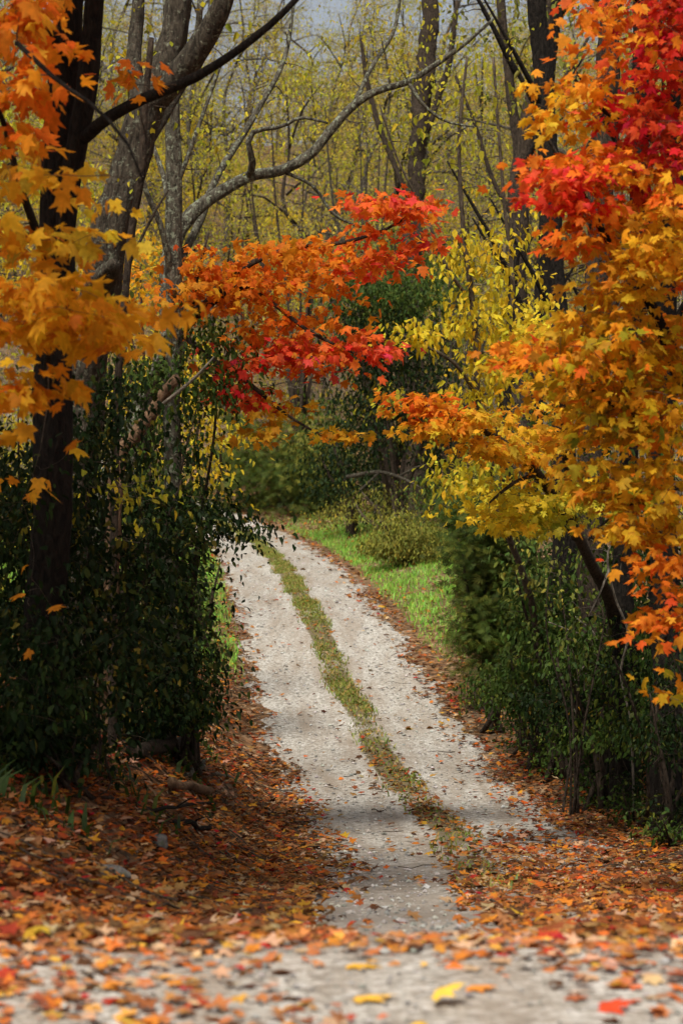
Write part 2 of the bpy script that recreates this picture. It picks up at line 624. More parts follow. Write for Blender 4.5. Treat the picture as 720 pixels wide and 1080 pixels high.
def ground_mat():
    m, nt, out = new_mat('leaf_litter_soil')
    tc = N(nt, 'ShaderNodeTexCoord')
    v = N(nt, 'ShaderNodeTexVoronoi', Scale=11.0)
    nt.links.new(tc.outputs['Object'], v.inputs['Vector'])
    r = ramp(nt, [(0, (.06, .036, .02)), (.3, (.16, .08, .032)), (.5, (.11, .06, .03)), (.7, (.24, .14, .07)), (.85, (.20, .085, .03)), (1, (.34, .25, .15))])
    sx = N(nt, 'ShaderNodeSeparateColor')
    nt.links.new(v.outputs['Color'], sx.inputs[0])
    nt.links.new(sx.outputs[0], r.inputs[0])
    n = N(nt, 'ShaderNodeTexNoise', Scale=.35, Detail=5.0)
    nt.links.new(tc.outputs['Object'], n.inputs['Vector'])
    r2 = ramp(nt, [(.42, (0, 0, 0)), (.62, (1, 1, 1))])
    nt.links.new(n.outputs['Fac'], r2.inputs[0])
    mix = N(nt, 'ShaderNodeMixRGB', blend_type='MIX')
    mm = N(nt, 'ShaderNodeMath', operation='MULTIPLY')
    mm.inputs[1].default_value = .5
    nt.links.new(r2.outputs[0], mm.inputs[0])
    nt.links.new(mm.outputs[0], mix.inputs[0])
    nt.links.new(r.outputs[0], mix.inputs[1])
    mix.inputs[2].default_value = (.12, .09, .055, 1)
    p = N(nt, 'ShaderNodeBsdfPrincipled')
    p.inputs['Roughness'].default_value = .9
    p.inputs['Specular IOR Level'].default_value = .15
    nt.links.new(mix.outputs[0], p.inputs['Base Color'])
    b = N(nt, 'ShaderNodeBump')
    b.inputs['Strength'].default_value = .8
    b.inputs['Distance'].default_value = .04
    nt.links.new(v.outputs['Distance'], b.inputs['Height'])
    nt.links.new(b.outputs[0], p.inputs['Normal'])
    nt.links.new(p.outputs[0], out.inputs[0])
    return m


def gravel_mat(name, strip, dim=1.0):
    m, nt, out = new_mat(name)
    tc = N(nt, 'ShaderNodeTexCoord')
    v = N(nt, 'ShaderNodeTexVoronoi', Scale=34.0)
    nt.links.new(tc.outputs['Object'], v.inputs['Vector'])
    sx = N(nt, 'ShaderNodeSeparateColor')
    nt.links.new(v.outputs['Color'], sx.inputs[0])
    r = ramp(nt, [(q, tuple(dim * z for z in c)) for q, c in ((0, (.19, .17, .14)), (.35, (.31, .285, .24)), (.7, (.40, .375, .325)), (1, (.52, .49, .44)))])
    nt.links.new(sx.outputs[0], r.inputs[0])
    n = N(nt, 'ShaderNodeTexNoise', Scale=1.0, Detail=7.0, Roughness=.62)
    mp = N(nt, 'ShaderNodeMapping')
    mp.inputs['Scale'].default_value = (3.4, .42, 1.0)
    nt.links.new(tc.outputs['Object'], mp.inputs['Vector'])
    nt.links.new(mp.outputs[0], n.inputs['Vector'])
    r2 = ramp(nt, [(.40, (0, 0, 0)), (.66, (1, 1, 1))])
    nt.links.new(n.outputs['Fac'], r2.inputs[0])
    m1 = N(nt, 'ShaderNodeMath', operation='MULTIPLY'); m1.inputs[1].default_value = .8
    nt.links.new(r2.outputs[0], m1.inputs[0])
    mix = N(nt, 'ShaderNodeMixRGB')
    nt.links.new(m1.outputs[0], mix.inputs[0])
    nt.links.new(r.outputs[0], mix.inputs[1])
    mix.inputs[2].default_value = (.235, .185, .135, 1)
    col = mix.outputs[0]
    if strip:
        at = N(nt, 'ShaderNodeAttribute', attribute_name='tint')
        sp = N(nt, 'ShaderNodeSeparateColor')
        nt.links.new(at.outputs['Color'], sp.inputs[0])
        n3 = N(nt, 'ShaderNodeTexNoise', Scale=3.0, Detail=6.0, Roughness=.7)
        nt.links.new(tc.outputs['Object'], n3.inputs['Vector'])
        ad = N(nt, 'ShaderNodeMath', operation='ADD')
        sc = N(nt, 'ShaderNodeMath', operation='MULTIPLY_ADD'); sc.inputs[1].default_value = .9; sc.inputs[2].default_value = -.45
        nt.links.new(n3.outputs['Fac'], sc.inputs[0])
        nt.links.new(sp.outputs[0], ad.inputs[0]); nt.links.new(sc.outputs[0], ad.inputs[1])
        r3 = ramp(nt, [(.42, (0, 0, 0)), (.58, (1, 1, 1))])
        nt.links.new(ad.outputs[0], r3.inputs[0])
        mx2 = N(nt, 'ShaderNodeMixRGB')
        nt.links.new(r3.outputs[0], mx2.inputs[0])
        nt.links.new(col, mx2.inputs[1])
        mx2.inputs[2].default_value = (.13, .10, .055, 1)
        col = mx2.outputs[0]
        # packed damp mud where the lane dips
        r4 = ramp(nt, [(.40, (0, 0, 0)), (.60, (1, 1, 1))])
        ad2 = N(nt, 'ShaderNodeMath', operation='ADD')
        nt.links.new(sp.outputs[1], ad2.inputs[0]); nt.links.new(sc.outputs[0], ad2.inputs[1])
        nt.links.new(ad2.outputs[0], r4.inputs[0])
        m4 = N(nt, 'ShaderNodeMath', operation='MULTIPLY'); m4.inputs[1].default_value = .7
        nt.links.new(r4.outputs[0], m4.inputs[0])
        mx3 = N(nt, 'ShaderNodeMixRGB')
        nt.links.new(m4.outputs[0], mx3.inputs[0])
        nt.links.new(col, mx3.inputs[1])
        mx3.inputs[2].default_value = (.19, .165, .13, 1)
        col = mx3.outputs[0]
    p = N(nt, 'ShaderNodeBsdfPrincipled')
    p.inputs['Roughness'].default_value = .9
    p.inputs['Specular IOR Level'].default_value = .2
    nt.links.new(col, p.inputs['Base Color'])
    b = N(nt, 'ShaderNodeBump')
    b.inputs['Strength'].default_value = .7
    b.inputs['Distance'].default_value = .015
    nt.links.new(v.outputs['Distance'], b.inputs['Height'])
    nt.links.new(b.outputs[0], p.inputs['Normal'])
    nt.links.new(p.outputs[0], out.inputs[0])
    return m


xs = np.concatenate([np.linspace(-300, -40, 27)[:-1], np.linspace(-40, -6, 46)[:-1], np.linspace(-6, 6, 100)[:-1], np.linspace(6, 40, 46)[:-1], np.linspace(40, 300, 27)])
ys = np.concatenate([np.linspace(-60, 4, 20)[:-1], np.linspace(4, 40, 200)[:-1], np.linspace(40, 80, 110)[:-1], np.linspace(80, 200, 80)[:-1], np.linspace(200, 415, 30)])
grid_sheet(xs, ys, height, 'ground', ground_mat())

# ---- the lane: two gravel tracks with a strip between them
HALF = 1.32


def lane_build():
    ys_ = np.arange(6.15, 88, .16)
    us = np.linspace(-1, 1, 27)
    slope = np.gradient(tab(CX, ys_), ys_)
    wid = HALF * np.sqrt(1 + slope ** 2)
    V, C = [], []
    for y, w in zip(ys_, wid):
        el = .10 * math.sin(y * 1.9) + .06 * math.sin(y * 5.3 + 1) + .05 * rng.normal()
        er = .10 * math.sin(y * 1.6 + 2) + .06 * math.sin(y * 4.7) + .05 * rng.normal()
        for u in us:
            k = w + (el if u < 0 else er) * min(1, abs(u) * 1.2)
            x = float(tab(CX, y)) + u * k
            d = u * HALF
            z = H(x, y) + .018 - .035 * math.exp(-((abs(d) - .72) / .3) ** 2) + .03 * math.exp(-(d / .22) ** 2) * min(1, max(0, (y - 11) / 6)) + .012 * math.sin(x * 7 + y * 5) * math.cos(y * 3)
            if abs(u) > .97: z = H(x, y) - .05
            elif abs(u) > .9: z = H(x, y) + .006
            V.append((x, y, max(z, H(x, y) + .006) if abs(u) < .97 else z))
            st = math.exp(-(d / (.20 + .04 * math.sin(y * .9) * math.sin(y * .37))) ** 4) * (.75 + .25 * math.sin(y * 1.3))
            if y < 23: st *= .9
            if y < 6.7: z = H(x, y) - .03
            C.append((st, float(np.interp(y, [8, 13, 19, 26, 30], [.55, .55, .45, .1, 0])), 0))
    mb = MB()
    nx, ny = len(us), len(ys_)
    mb.v.append(np.array(V)); mb.c.append(np.array(C)); mb.n = len(V)
    i = (np.arange(ny - 1)[:, None] * nx + np.arange(nx - 1)[None]).reshape(-1)
    mb.loops.append(np.stack([i, i + 1, i + nx + 1, i + nx], -1).reshape(-1))
    mb.sizes.append(np.full(len(i), 4)); mb.m.append(np.zeros(len(i), int))
    tag(mb.build('lane', gravel_mat('lane_gravel', True)), kind='structure')


lane_build()

rx = np.linspace(-40, 40, 400)
ry = np.concatenate([np.linspace(-14, 5, 30)[:-1], np.linspace(5, 6.5, 14)])


def road_z(X, Y):
    edge = 6.25 + .09 * np.sin(X * 2.3) + .06 * np.sin(X * 6.1 + 1)
    return np.where(Y > edge, height(X, Y) - .05, height(X, Y) + .012 + .004 * np.sin(X * 9) * np.sin(Y * 7))


grid_sheet(rx, ry, road_z, 'road', gravel_mat('road_gravel', False, .98))


def surf(x, y):
    d = x - tab(CX, y)
    return height(x, y) + .02 + .02 * np.exp(-(d / .22) ** 2) * np.clip((y - 11) / 6, 0, 1)


def scatter_xy(n, y0, y1, power=1.0, margin=1.2):
    y = y0 + (y1 - y0) * rng.uniform(0, 1, n) ** power
    hw = .165 * y + margin
    x = rng.uniform(-1, 1, n) * hw
    keep = rng.uniform(0, 1, n) < hw / (.165 * y1 + margin)
    return x[keep], y[keep]


# ---- loose stones
def stones():
    mb = MB()
    base = np.array([(1, 0, 0), (-1, 0, 0), (0, 1, 0), (0, -1, 0), (0, 0, .7), (0, 0, -.5), (.6, .6, .35), (-.6, .55, .3), (.55, -.6, .3), (-.6, -.6, .35)])
    Fs = [(6, 4, 0), (6, 2, 4), (6, 0, 2), (7, 4, 2), (7, 1, 4), (7, 2, 1), (8, 0, 4), (8, 4, 3), (8, 3, 0), (9, 4, 1), (9, 3, 4), (9, 1, 3)]
    x1, y1 = scatter_xy(110000, 8, 52, 1.0)
    x2, y2 = scatter_xy(1800, 4.7, 6.3, 1.0)
    x, y = np.concatenate([x1, x2]), np.concatenate([y1, y2])
    d = x - tab(CX, y)
    ok = ((np.abs(d) < 1.35) & (np.abs(d) > .28)) | (y < 6.3)
    x, y, d = x[ok], y[ok], d[ok]
    K = len(x)
    s = rng.gamma(2.2, .0042, K).clip(.004, .032) * np.where(y < 8, .55, 1)
    a = rng.uniform(0, 6.28, K)
    B = base[None] * rng.uniform(.6, 1.25, (K, len(base), 3))
    c, sn = np.cos(a)[:, None], np.sin(a)[:, None]
    V = np.stack([B[..., 0] * c - B[..., 1] * sn, B[..., 0] * sn + B[..., 1] * c, B[..., 2]], -1) * s[:, None, None]
    zz = np.where(y < 6.3, height(x, y) + .014, height(x, y) + .018 - .035 * np.exp(-((np.abs(d) - .72) / .3) ** 2).clip(0, .012 / .035))
    V += np.stack([x, y, np.maximum(zz, height(x, y) + .006) + s * .25], -1)[:, None]
    g = rng.uniform(.14, .50, (K, 1)) * np.interp(y, [8, 15], [.62, 1])[:, None]
    mb.add(V, Fs, g * np.array([1, .95, .85]) * rng.uniform(.94, 1.06, (K, 3)))
    m, nt, out = new_mat('loose_stone')
    at = N(nt, 'ShaderNodeAttribute', attribute_name='tint')
    p = N(nt, 'ShaderNodeBsdfPrincipled'); p.inputs['Roughness'].default_value = .85
    nt.links.new(at.outputs['Color'], p.inputs['Base Color']); nt.links.new(p.outputs[0], out.inputs[0])
    tag(mb.build('gravel', m, smooth=False), 'loose pale stones lying on the lane and road', 'gravel', kind='stuff')


stones()


# ---- fallen leaves
def leaf_cover(x, y):
    d = x - tab(CX, y)
    n = .5 + .5 * np.sin(x * 2.1 + 1.7 * np.sin(y * .9)) * np.cos(y * 1.3 + x)
    L = sstep(-.95, -1.35, d + .25 * (n - .5))
    Lnear = sstep(-.78, -1.2, d + .3 * (n - .5)) * sstep(22, 15, y) * .9
    R = sstep(.85, 1.3, d + .3 * (n - .5))
    Rnear = sstep(.02, .5, d + .25 * (n - .5)) * sstep(21.5, 17, y)
    Rmid = .35 * sstep(.55, 1.1, d) * sstep(30, 21, y)
    st = np.interp(y, [6, 24, 34, 60], [.55, .55, .30, .12]) * np.exp(-(d / .25) ** 4)
    base = (.025 + .04 * n) * np.interp(y, [6.5, 13, 20], [.12, .3, 1])
    n2 = .5 + .5 * np.sin(x * 3.7 + 2 * np.sin(y * 1.9 + x)) * np.cos(y * 2.6 - x * 1.4)
    c = np.maximum.reduce([L, Lnear, R, Rnear, Rmid, st, base]) * (.45 + .55 * n2)
    grass = sstep(31, 35, y) * sstep(1.35, 1.7, d) * sstep(62, 56, y)
    grassl = sstep(32, 36, y) * sstep(-1.35, -1.7, d) * sstep(54, 48, y)
    return c * (1 - .82 * np.maximum(grass, grassl))


def ground_leaves():
    mb = MB()
    xs_, ys_, ss = [], [], []
    for (n, y0, y1, lo, hi) in ((56000, 6.3, 15, .03, .085), (58000, 15, 26, .035, .088), (46000, 26, 42, .04, .10), (32000, 42, 74, .07, .13)):
        x, y = scatter_xy(n, y0, y1)
        ok = rng.uniform(0, 1, len(x)) < leaf_cover(x, y)
        x, y = x[ok], y[ok]
        xs_.append(x); ys_.append(y); ss.append(rng.uniform(lo, hi, len(x)))
    x, y, s = np.concatenate(xs_), np.concatenate(ys_), np.concatenate(ss)
    K = len(x)
    pos = np.stack([x, y, surf(x, y) + rng.uniform(0, .035, K)], -1)
    fr = leaf_frames(K, None, (-15, 20), 15)
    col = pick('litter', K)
    # patches of one tree's leaves: rustier or more golden drifts
    w = (.5 + .5 * np.sin(x * 1.3 + .8 * y) * np.cos(.7 * x - .9 * y))[:, None]
    col = col * (1 + .25 * (w - .5) * np.array([1, -.2, -.4]))
    half = rng.uniform(0, 1, K) < .8
    put_leaves(mb, 'maple_simple', pos[half], s[half], tuple(f[half] for f in fr), col[half], 0, rng.uniform(-.7, 2.2, half.sum()))
    o = ~half
    put_leaves(mb, 'oval', pos[o], s[o] * .9, tuple(f[o] for f in fr), col[o], 0, rng.uniform(-.4, 1.6, o.sum()))
    tag(mb.build('fallen_leaves', M['litter']), 'rust, orange and tan leaves carpeting the banks beside the lane', 'fallen leaves', kind='stuff')
    mb = MB()
    x, y = scatter_xy(6200, 4.75, 6.7)
    ok = rng.uniform(0, 1, len(x)) < np.clip(.22 + .45 * sstep(5.6, 6.3, y) + .35 * sstep(.2, -.9, x) + .25 * np.sin(x * 4 + y * 3), 0, 1) * (1 - .6 * sstep(6.2, 6.5, y) * (np.abs(x - .45) < .4))
    x, y = x[ok], y[ok]
    K = len(x)
    pos = np.stack([x, y, surf(x, y) + rng.uniform(0, .012, K)], -1)
    put_leaves(mb, 'maple', pos, rng.uniform(.022, .062, K), leaf_frames(K, None, (-10, 18), 11), pick('litter_sunlit', K), 0, rng.uniform(-.5, 1.5, K))
    tag(mb.build('scattered_leaves', M['litter']), 'small leaves, sunlight painted into their pale colour, strewn over the gravel road in front', 'fallen leaves', kind='stuff')


ground_leaves()


# ---- grass
def blades(x, y, h, lean, pal, width, mb):
    K = len(x)
    a = rng.uniform(0, 6.28, K)
    s = np.stack([np.cos(a), np.sin(a), np.zeros(K)], -1) * width[:, None]
    b = rng.uniform(0, 6.28, K)
    ln = np.stack([np.cos(b), np.sin(b), np.zeros(K)], -1) * (lean * h)[:, None]
    p0 = np.stack([x, y, height(x, y)], -1)
    up = np.array([0, 0, 1.]) * h[:, None]
    p1 = p0 + up * .55 + ln * .25
    p2 = p0 + up * (1 - .35 * lean[:, None]) + ln
    V = np.stack([p0 - s, p0 + s, p1 + s * .75, p1 - s * .75, p2], 1)
    mb.add(V, [(0, 1, 2, 3), (3, 2, 4)], pick(pal, K))


def grass():
    mb = MB()
    x, y = scatter_xy(230000, 31, 68)
    d = x - tab(CX, y)
    dens = np.maximum(sstep(1.45, 1.8, d) * sstep(5.5, 4.5, d) * sstep(32, 35.5, y) * sstep(68, 62, y), sstep(-1.25, -1.5, d) * sstep(30, 33, y) * sstep(60, 52, y))
    ok = rng.uniform(0, 1, len(x)) < dens
    x, y = x[ok], y[ok]
    h = rng.uniform(.05, .22, len(x)) * (.75 + .45 * np.sin(x * 3 + y) * np.sin(y * 2.3 - x))
    blades(x, y, h, rng.uniform(.2, .9, len(x)), 'verge', rng.uniform(.005, .011, len(x)), mb)
    tag(mb.build('verge_grass', M['grass']), 'bright green grass on the verges where the lane bends', 'grass', kind='stuff')
    mb = MB()
    y = 13 + 59 * rng.uniform(0, 1, 190000) ** .95
    d = rng.uniform(-.42, .42, len(y)); x = tab(CX, y) + d
    n = .5 + .5 * np.sin(y * 1.7 + 2 * np.sin(x * 3)) * np.cos(y * .6 + 1)
    ok = rng.uniform(0, 1, len(x)) < np.exp(-(d / (.13 + .10 * n)) ** 4) * np.interp(y, [13, 19, 24, 30, 40], [.04, .10, .22, .62, .9]) * (.12 + .88 * n)
    x, y = x[ok], y[ok]
    blades(x, y, rng.uniform(.03, .14, len(x)) * (.6 + .8 * n[ok] if False else 1), rng.uniform(.3, 1, len(x)), 'strip', rng.uniform(.006, .013, len(x)), mb)
    tag(mb.build('strip_grass', M['grass']), 'short worn grass on the strip between the two gravel tracks', 'grass', kind='stuff')
    mb = MB()
    x, y = scatter_xy(60000, 11, 34)
    d = x - tab(CX, y)
    ok = rng.uniform(0, 1, len(x)) < np.where(d < 0, sstep(-1.8, -2.6, d) * .7 * np.clip(.2 + np.sin(x * 3.2 + y * 1.7), 0, 1), sstep(1.9, 2.5, d) * .5)
    x, y = x[ok], y[ok]
    blades(x, y, rng.uniform(.06, .25, len(x)), rng.uniform(.3, 1, len(x)), 'green', rng.uniform(.008, .022, len(x)), mb)
    tag(mb.build('bank_weeds', M['grass']), 'sparse dark green weeds poking through the leaves on the banks', 'weeds', kind='stuff')


grass()


def litter_twigs():
    mb = MB()
    x, y = scatter_xy(2600, 8.5, 34)
    d = x - tab(CX, y)
    ok = (np.abs(d) > 1.3) | (rng.uniform(0, 1, len(x)) < .06)
    x, y = x[ok], y[ok]
    K = len(x)
    a = rng.uniform(0, 6.28, K); ln = rng.uniform(.08, .5, K)
    t = np.linspace(-.5, .5, 5)
    px = x[:, None] + np.cos(a)[:, None] * ln[:, None] * t + rng.normal(0, .012, (K, 5))
    py = y[:, None] + np.sin(a)[:, None] * ln[:, None] * t + rng.normal(0, .012, (K, 5))
    pz = height(px, py) + .035 + rng.uniform(0, .03, (K, 5))
    twig_batch(mb, np.stack([px, py, pz], -1), rng.uniform(.003, .008, K), rng.uniform(.0015, .004, K), 5)
    tag(mb.build('litter_twigs', M['twig']), 'small dead twigs strewn among the fallen leaves', 'twigs', kind='stuff')


litter_twigs()
# ================================================================== TREES AND SHRUBS
# ---------------- left side
# foreground maple with near-black stems
b = G(44, 13.2)
plant('maple_tree', 'near-black trunk at the left edge carrying golden and orange maple leaves', 'tree', b,
      [rooted(44, 13.2, [(46, 700, 13.1), (52, 560, 13), (58, 400, 13), (60, 250, 13), (66, 100, 13), (72, -40, 13), (84, -320, 13.2), (90, -620, 13.4)], [44, 40, 40, 36, 34, 32, 26, 14]),
       trunk_px([(58, 330, 13), (72, 220, 12.9), (88, 110, 12.8), (100, 0, 12.8), (118, -160, 12.7), (150, -420, 12.7)], [22, 22, 22, 20, 16, 8]),
       trunk_px([(84, 150, 12.85), (110, 128, 12.6), (150, 106, 12.4), (205, 82, 12.2), (262, 44, 12.0), (312, 0, 11.9), (370, -70, 11.8)], [13, 13, 12, 10, 8, 6, 4]),
       trunk_px([(58, 300, 13), (40, 250, 12), (20, 190, 11), (0, 120, 10.2), (-40, 60, 9.8)], [12, 10, 8, 6, 4]),
       trunk_px([(56, 420, 13), (50, 380, 12), (60, 340, 11), (95, 330, 10.2)], [10, 8, 6, 3]),
       trunk_px([(18, 45, 10), (60, 84, 9.8), (100, 112, 9.6), (134, 150, 9.5), (150, 188, 9.5)], [5, 4.5, 4, 3.2, 2]),
       trunk_px([(70, 60, 13), (30, 0, 12), (-20, -80, 11), (-80, -160, 10.5)], [12, 10, 8, 5])],
      [region(28, 100, 10.2, 42, 75, .6, 34, 'orange', 5), region(52, 215, 10, 60, 60, .5, 30, 'yorange', 5),
       region(45, 320, 9.8, 70, 34, .5, 40, 'gold', 6), region(100, 352, 9.8, 46, 22, .4, 22, 'gold', 6),
       region(20, 415, 9.8, 36, 42, .4, 18, 'gold', 5), region(15, 20, 10.4, 40, 50, .6, 22, 'orange', 5),
       region(130, 62, 11.5, 22, 20, .3, 6, 'orange', 3), region(10, 460, 10, 15, 20, .3, 4, 'gold', 3),
       region(-120, 150, 11, 110, 230, 1.2, 60, 'orange', 6), region(0, -260, 11.5, 260, 210, 1.6, 150, 'orange', 7), region(120, -480, 12.5, 300, 180, 2.2, 150, 'orange', 7),  # foliage above and left of the view, added to shade the left side
       wreg((-3.0, 11.2, 5.5), (2.0, 2.8, 1.3), 460, 'orange', 9, .15), wreg((-2.7, 7.0, 4.9), (1.7, 2.2, 1.2), 260, 'orange', 9, .15), region(40, 520, 12, 20, 60, .5, 4, 'gold', 2), region(60, 640, 12, 40, 60, .5, 4, 'gold', 1)],  # both wreg masses: unseen leaves added to block sun from left bushes and bank
      leaf='maple', lsize=.092, plates=.16, mats=('bark_dark', 'twig', 'leaf'), droop=(0, 72), roll=36, spread=.10, vs=.3, twig=(.002, .01, .012), sides=14)

# broad grey trunk leaning to the right
b = G(60, 17.2)
plant('leaning_tree', 'broad grey leaning trunk with a torn stub at mid height, left of the lane', 'tree', b,
      [rooted(60, 17.2, [(70, 600, 17.2), (84, 450, 17.2), (98, 350, 17.1), (112, 270, 17), (126, 205, 17), (146, 140, 17), (164, 96, 17), (184, 30, 17), (196, -40, 17), (214, -200, 17)],
              [46, 45, 42, 39, 36, 35, 33, 28, 24, 20, 12]),
       trunk_px([(158, 112, 17), (186, 84, 16.9), (206, 58, 16.8), (224, 26, 16.7), (240, -10, 16.6), (268, -120, 16.6)], [30, 30, 27, 24, 20, 10]),
       trunk_px([(150, 130, 17), (142, 60, 17.3), (146, 0, 17.5), (150, -80, 17.6)], [18, 16, 14, 9]),
       trunk_px([(128, 205, 17), (150, 160, 17.6), (182, 110, 18), (205, 60, 18.2), (212, 0, 18.2)], [12, 11, 9, 8, 6]),
       trunk_px([(102, 302, 17), (112, 288, 16.7), (118, 280, 16.55), (121, 276, 16.5)], [30, 24, 17, 9])],
      [wreg((-5.2, 16.5, 7.0), (2.8, 3.2, 2.6), 330, 'olive', 11, .14), wreg((-5.0, 21, 6.5), (2.4, 2.6, 2.2), 180, 'olive', 11, .11), region(160, -120, 17, 130, 120, 2, 30, 'ygreen', 5), region(120, 60, 17.6, 50, 70, 1, 24, 'ygreen', 4), region(225, 20, 17.4, 50, 50, 1, 14, 'ygreen', 4)],  # wreg masses: out-of-view leaves added to darken the left side
      leaf='oval', lsize=.06, mats=('bark_grey', 'twig', 'leaf'), sides=18, rough=.07, step=.09)

# slim straight stem beside it
b = G(176, 19)
plant('slim_tree', 'slim straight grey stem with pale lichen, just right of the leaning trunk', 'tree', b,
      [rooted(176, 19, [(180, 600, 19), (183, 420, 19), (184, 260, 19), (182, 150, 19), (181, 60, 19), (176, -40, 19), (168, -240, 19)], [20, 18, 17, 16, 15, 13, 12, 6]),
       trunk_px([(183, 300, 19), (170, 240, 18.8), (150, 190, 18.7), (138, 120, 18.6)], [6, 6, 5, 3]),
       trunk_px([(182, 210, 19), (200, 160, 19), (214, 120, 19.1), (236, 60, 19.2)], [5, 5, 4, 3])],
      [region(180, -60, 19, 90, 110, 1.5, 22, 'ygreen', 5), region(205, 150, 19.2, 40, 60, .8, 16, 'ygreen', 4), region(160, 90, 19, 40, 50, .8, 10, 'ygreen', 4)],
      leaf='oval', lsize=.055, mats=('bark_lichen', 'twig', 'leaf'))

# thin dark pole
b = G(118, 16)
plant('pole_sapling', 'thin dark sapling rising in front of the broad grey leaning trunk', 'sapling', b,
      [rooted(118, 16, [(120, 560, 16), (124, 420, 16), (132, 310, 16), (140, 240, 16), (150, 180, 15.9), (152, 120, 15.9), (160, 40, 15.9)], [9, 9, 9, 9, 9, 8, 6, 4]),
       trunk_px([(136, 280, 16), (160, 230, 16), (178, 200, 16)], [4, 3, 2])],
      [region(150, 120, 16, 40, 90, .6, 10, 'ygreen', 2), region(150, 330, 16.2, 40, 50, .5, 12, 'olive', 4)], leaf='oval', lsize=.055, mats=('bark_brown', 'twig', 'leaf'), sides=8)

# lichen-pale tree whose long limb arches over the lane
b = G(96, 22)
plant('arching_tree', 'lichen-pale tree sending one long bare limb arching over the lane', 'tree', b,
      [rooted(96, 22, [(108, 560, 22), (132, 480, 22), (158, 425, 22), (178, 380, 22), (182, 330, 22), (180, 285, 22), (181, 262, 22)], [36, 34, 31, 30, 27, 22, 18, 17]),
       trunk_px([(180, 272, 22), (188, 246, 22), (206, 222, 22), (234, 201, 22), (264, 186, 22), (296, 180, 22), (328, 162, 22), (348, 138, 22), (372, 112, 22), (398, 96, 22), (430, 86, 22), (462, 66, 22), (490, 46, 22), (520, 20, 22)],
                [17, 16, 14.5, 13, 12, 11.5, 11, 10.5, 9.5, 8, 7, 6, 4.5, 3]),
       trunk_px([(262, 187, 22), (266, 170, 21.8), (262, 150, 21.7), (270, 138, 21.7), (296, 134, 21.7), (318, 124, 21.6), (346, 130, 21.6)], [8, 7, 6, 5, 4, 3.5, 2]),
       trunk_px([(182, 290, 22), (212, 230, 22.3), (232, 180, 22.6), (270, 120, 23), (300, 60, 23.2), (312, -10, 23.4)], [9, 8, 7, 6, 5, 3]),
       trunk_px([(430, 86, 22), (446, 110, 22), (470, 128, 22), (500, 134, 22)], [5, 4, 3, 2]),
       trunk_px([(372, 112, 22), (392, 70, 22.2), (416, 30, 22.4), (424, -30, 22.5)], [5, 4.5, 4, 3]),
       trunk_px([(182, 275, 22), (176, 200, 22.4), (160, 150, 22.6)], [8, 6, 4]),
       trunk_px([(296, 180, 22), (330, 196, 22), (352, 226, 22), (380, 240, 22.1)], [4, 3.5, 3, 2])],
      [region(470, 60, 22, 90, 60, 1.2, 40, 'ygreen', 4), region(300, 90, 22.8, 90, 70, 1, 46, 'ygreen', 4), region(400, 50, 22.5, 70, 60, 1, 30, 'ygreen', 4),
       region(250, 150, 22.5, 60, 60, 1, 22, 'ygreen', 2), region(360, 220, 22.5, 90, 40, .8, 16, 'ygreen', 0)],
      leaf='oval', lsize=.055, mats=('bark_lichen', 'twig', 'leaf'), sides=14, rough=.07, step=.1, jit=.14)

# dead split snag in the bush
b = G(112, 16.9)
root = thing('dead_snag', 'reddish split dead snag leaning out of the dark bushes', 'dead tree', b)
mb = MB()
L, R = smooth_line(*rooted(112, 16.9, [(124, 500, 16.9), (142, 462, 16.85), (160, 436, 16.8), (176, 412, 16.75), (187, 398, 16.7)], [17, 16, 15, 14, 11, 3]), .08)
tube(mb, L, R, 9, .12); mb.build('trunk', M['wood'], root, b)
mb = MB()
L, R = smooth_line(*trunk_px([(160, 436, 16.8), (180, 420, 16.7), (206, 398, 16.65), (226, 376, 16.6)], [5, 4, 3, 1.5]), .08)
tube(mb, L, R, 6, .08); mb.build('branch', M['twig_pale'], root, b)


def shrub(name, label, px, D, spread_px, top_py, regions, pal_unused=None, nst=6, leaf='oval', lsize=.05, mats=('bark_brown', 'twig', 'green'), group=None, w=5, **kw):
    """many-stemmed bush: stems fan out of one foot up into its regions"""
    b = G(px, D)
    stems = []
    g = P(px, 600, D)
    for k in range(nst):
        tx = px + spread_px * (2 * (k + .5) / nst - 1) + rng.normal(0, spread_px * .15)
        td = D + rng.normal(0, .35)
        ty = top_py + rng.uniform(0, .35) * abs(b_py(b) - top_py)
        e = P(tx, ty, td)
        m1 = b + (e - b) * .4 + np.array([(b[0] - e[0]) * .18, rng.normal(0, .1), 0])
        m2 = b + (e - b) * .75 + rng.normal(0, .06, 3)
        r = w * .5 * D / F
        st = b + np.array([rng.normal(0, .08), rng.normal(0, .08), -.05])
        stems.append((np.array([st, m1, m2, e]), np.array([r * 1.3, r, r * .7, r * .35])))
    return plant(name, label, 'shrub', b, stems, regions, leaf=leaf, lsize=lsize, mats=mats, stem_part='stem', crown_part='foliage', group=group, sides=7,
                 branch_from=99, step=.15, **kw)


def b_py(b):
    return 540 - F * ((b[2] - CAMZ) / b[1]) - math.tan(PITCH) * F


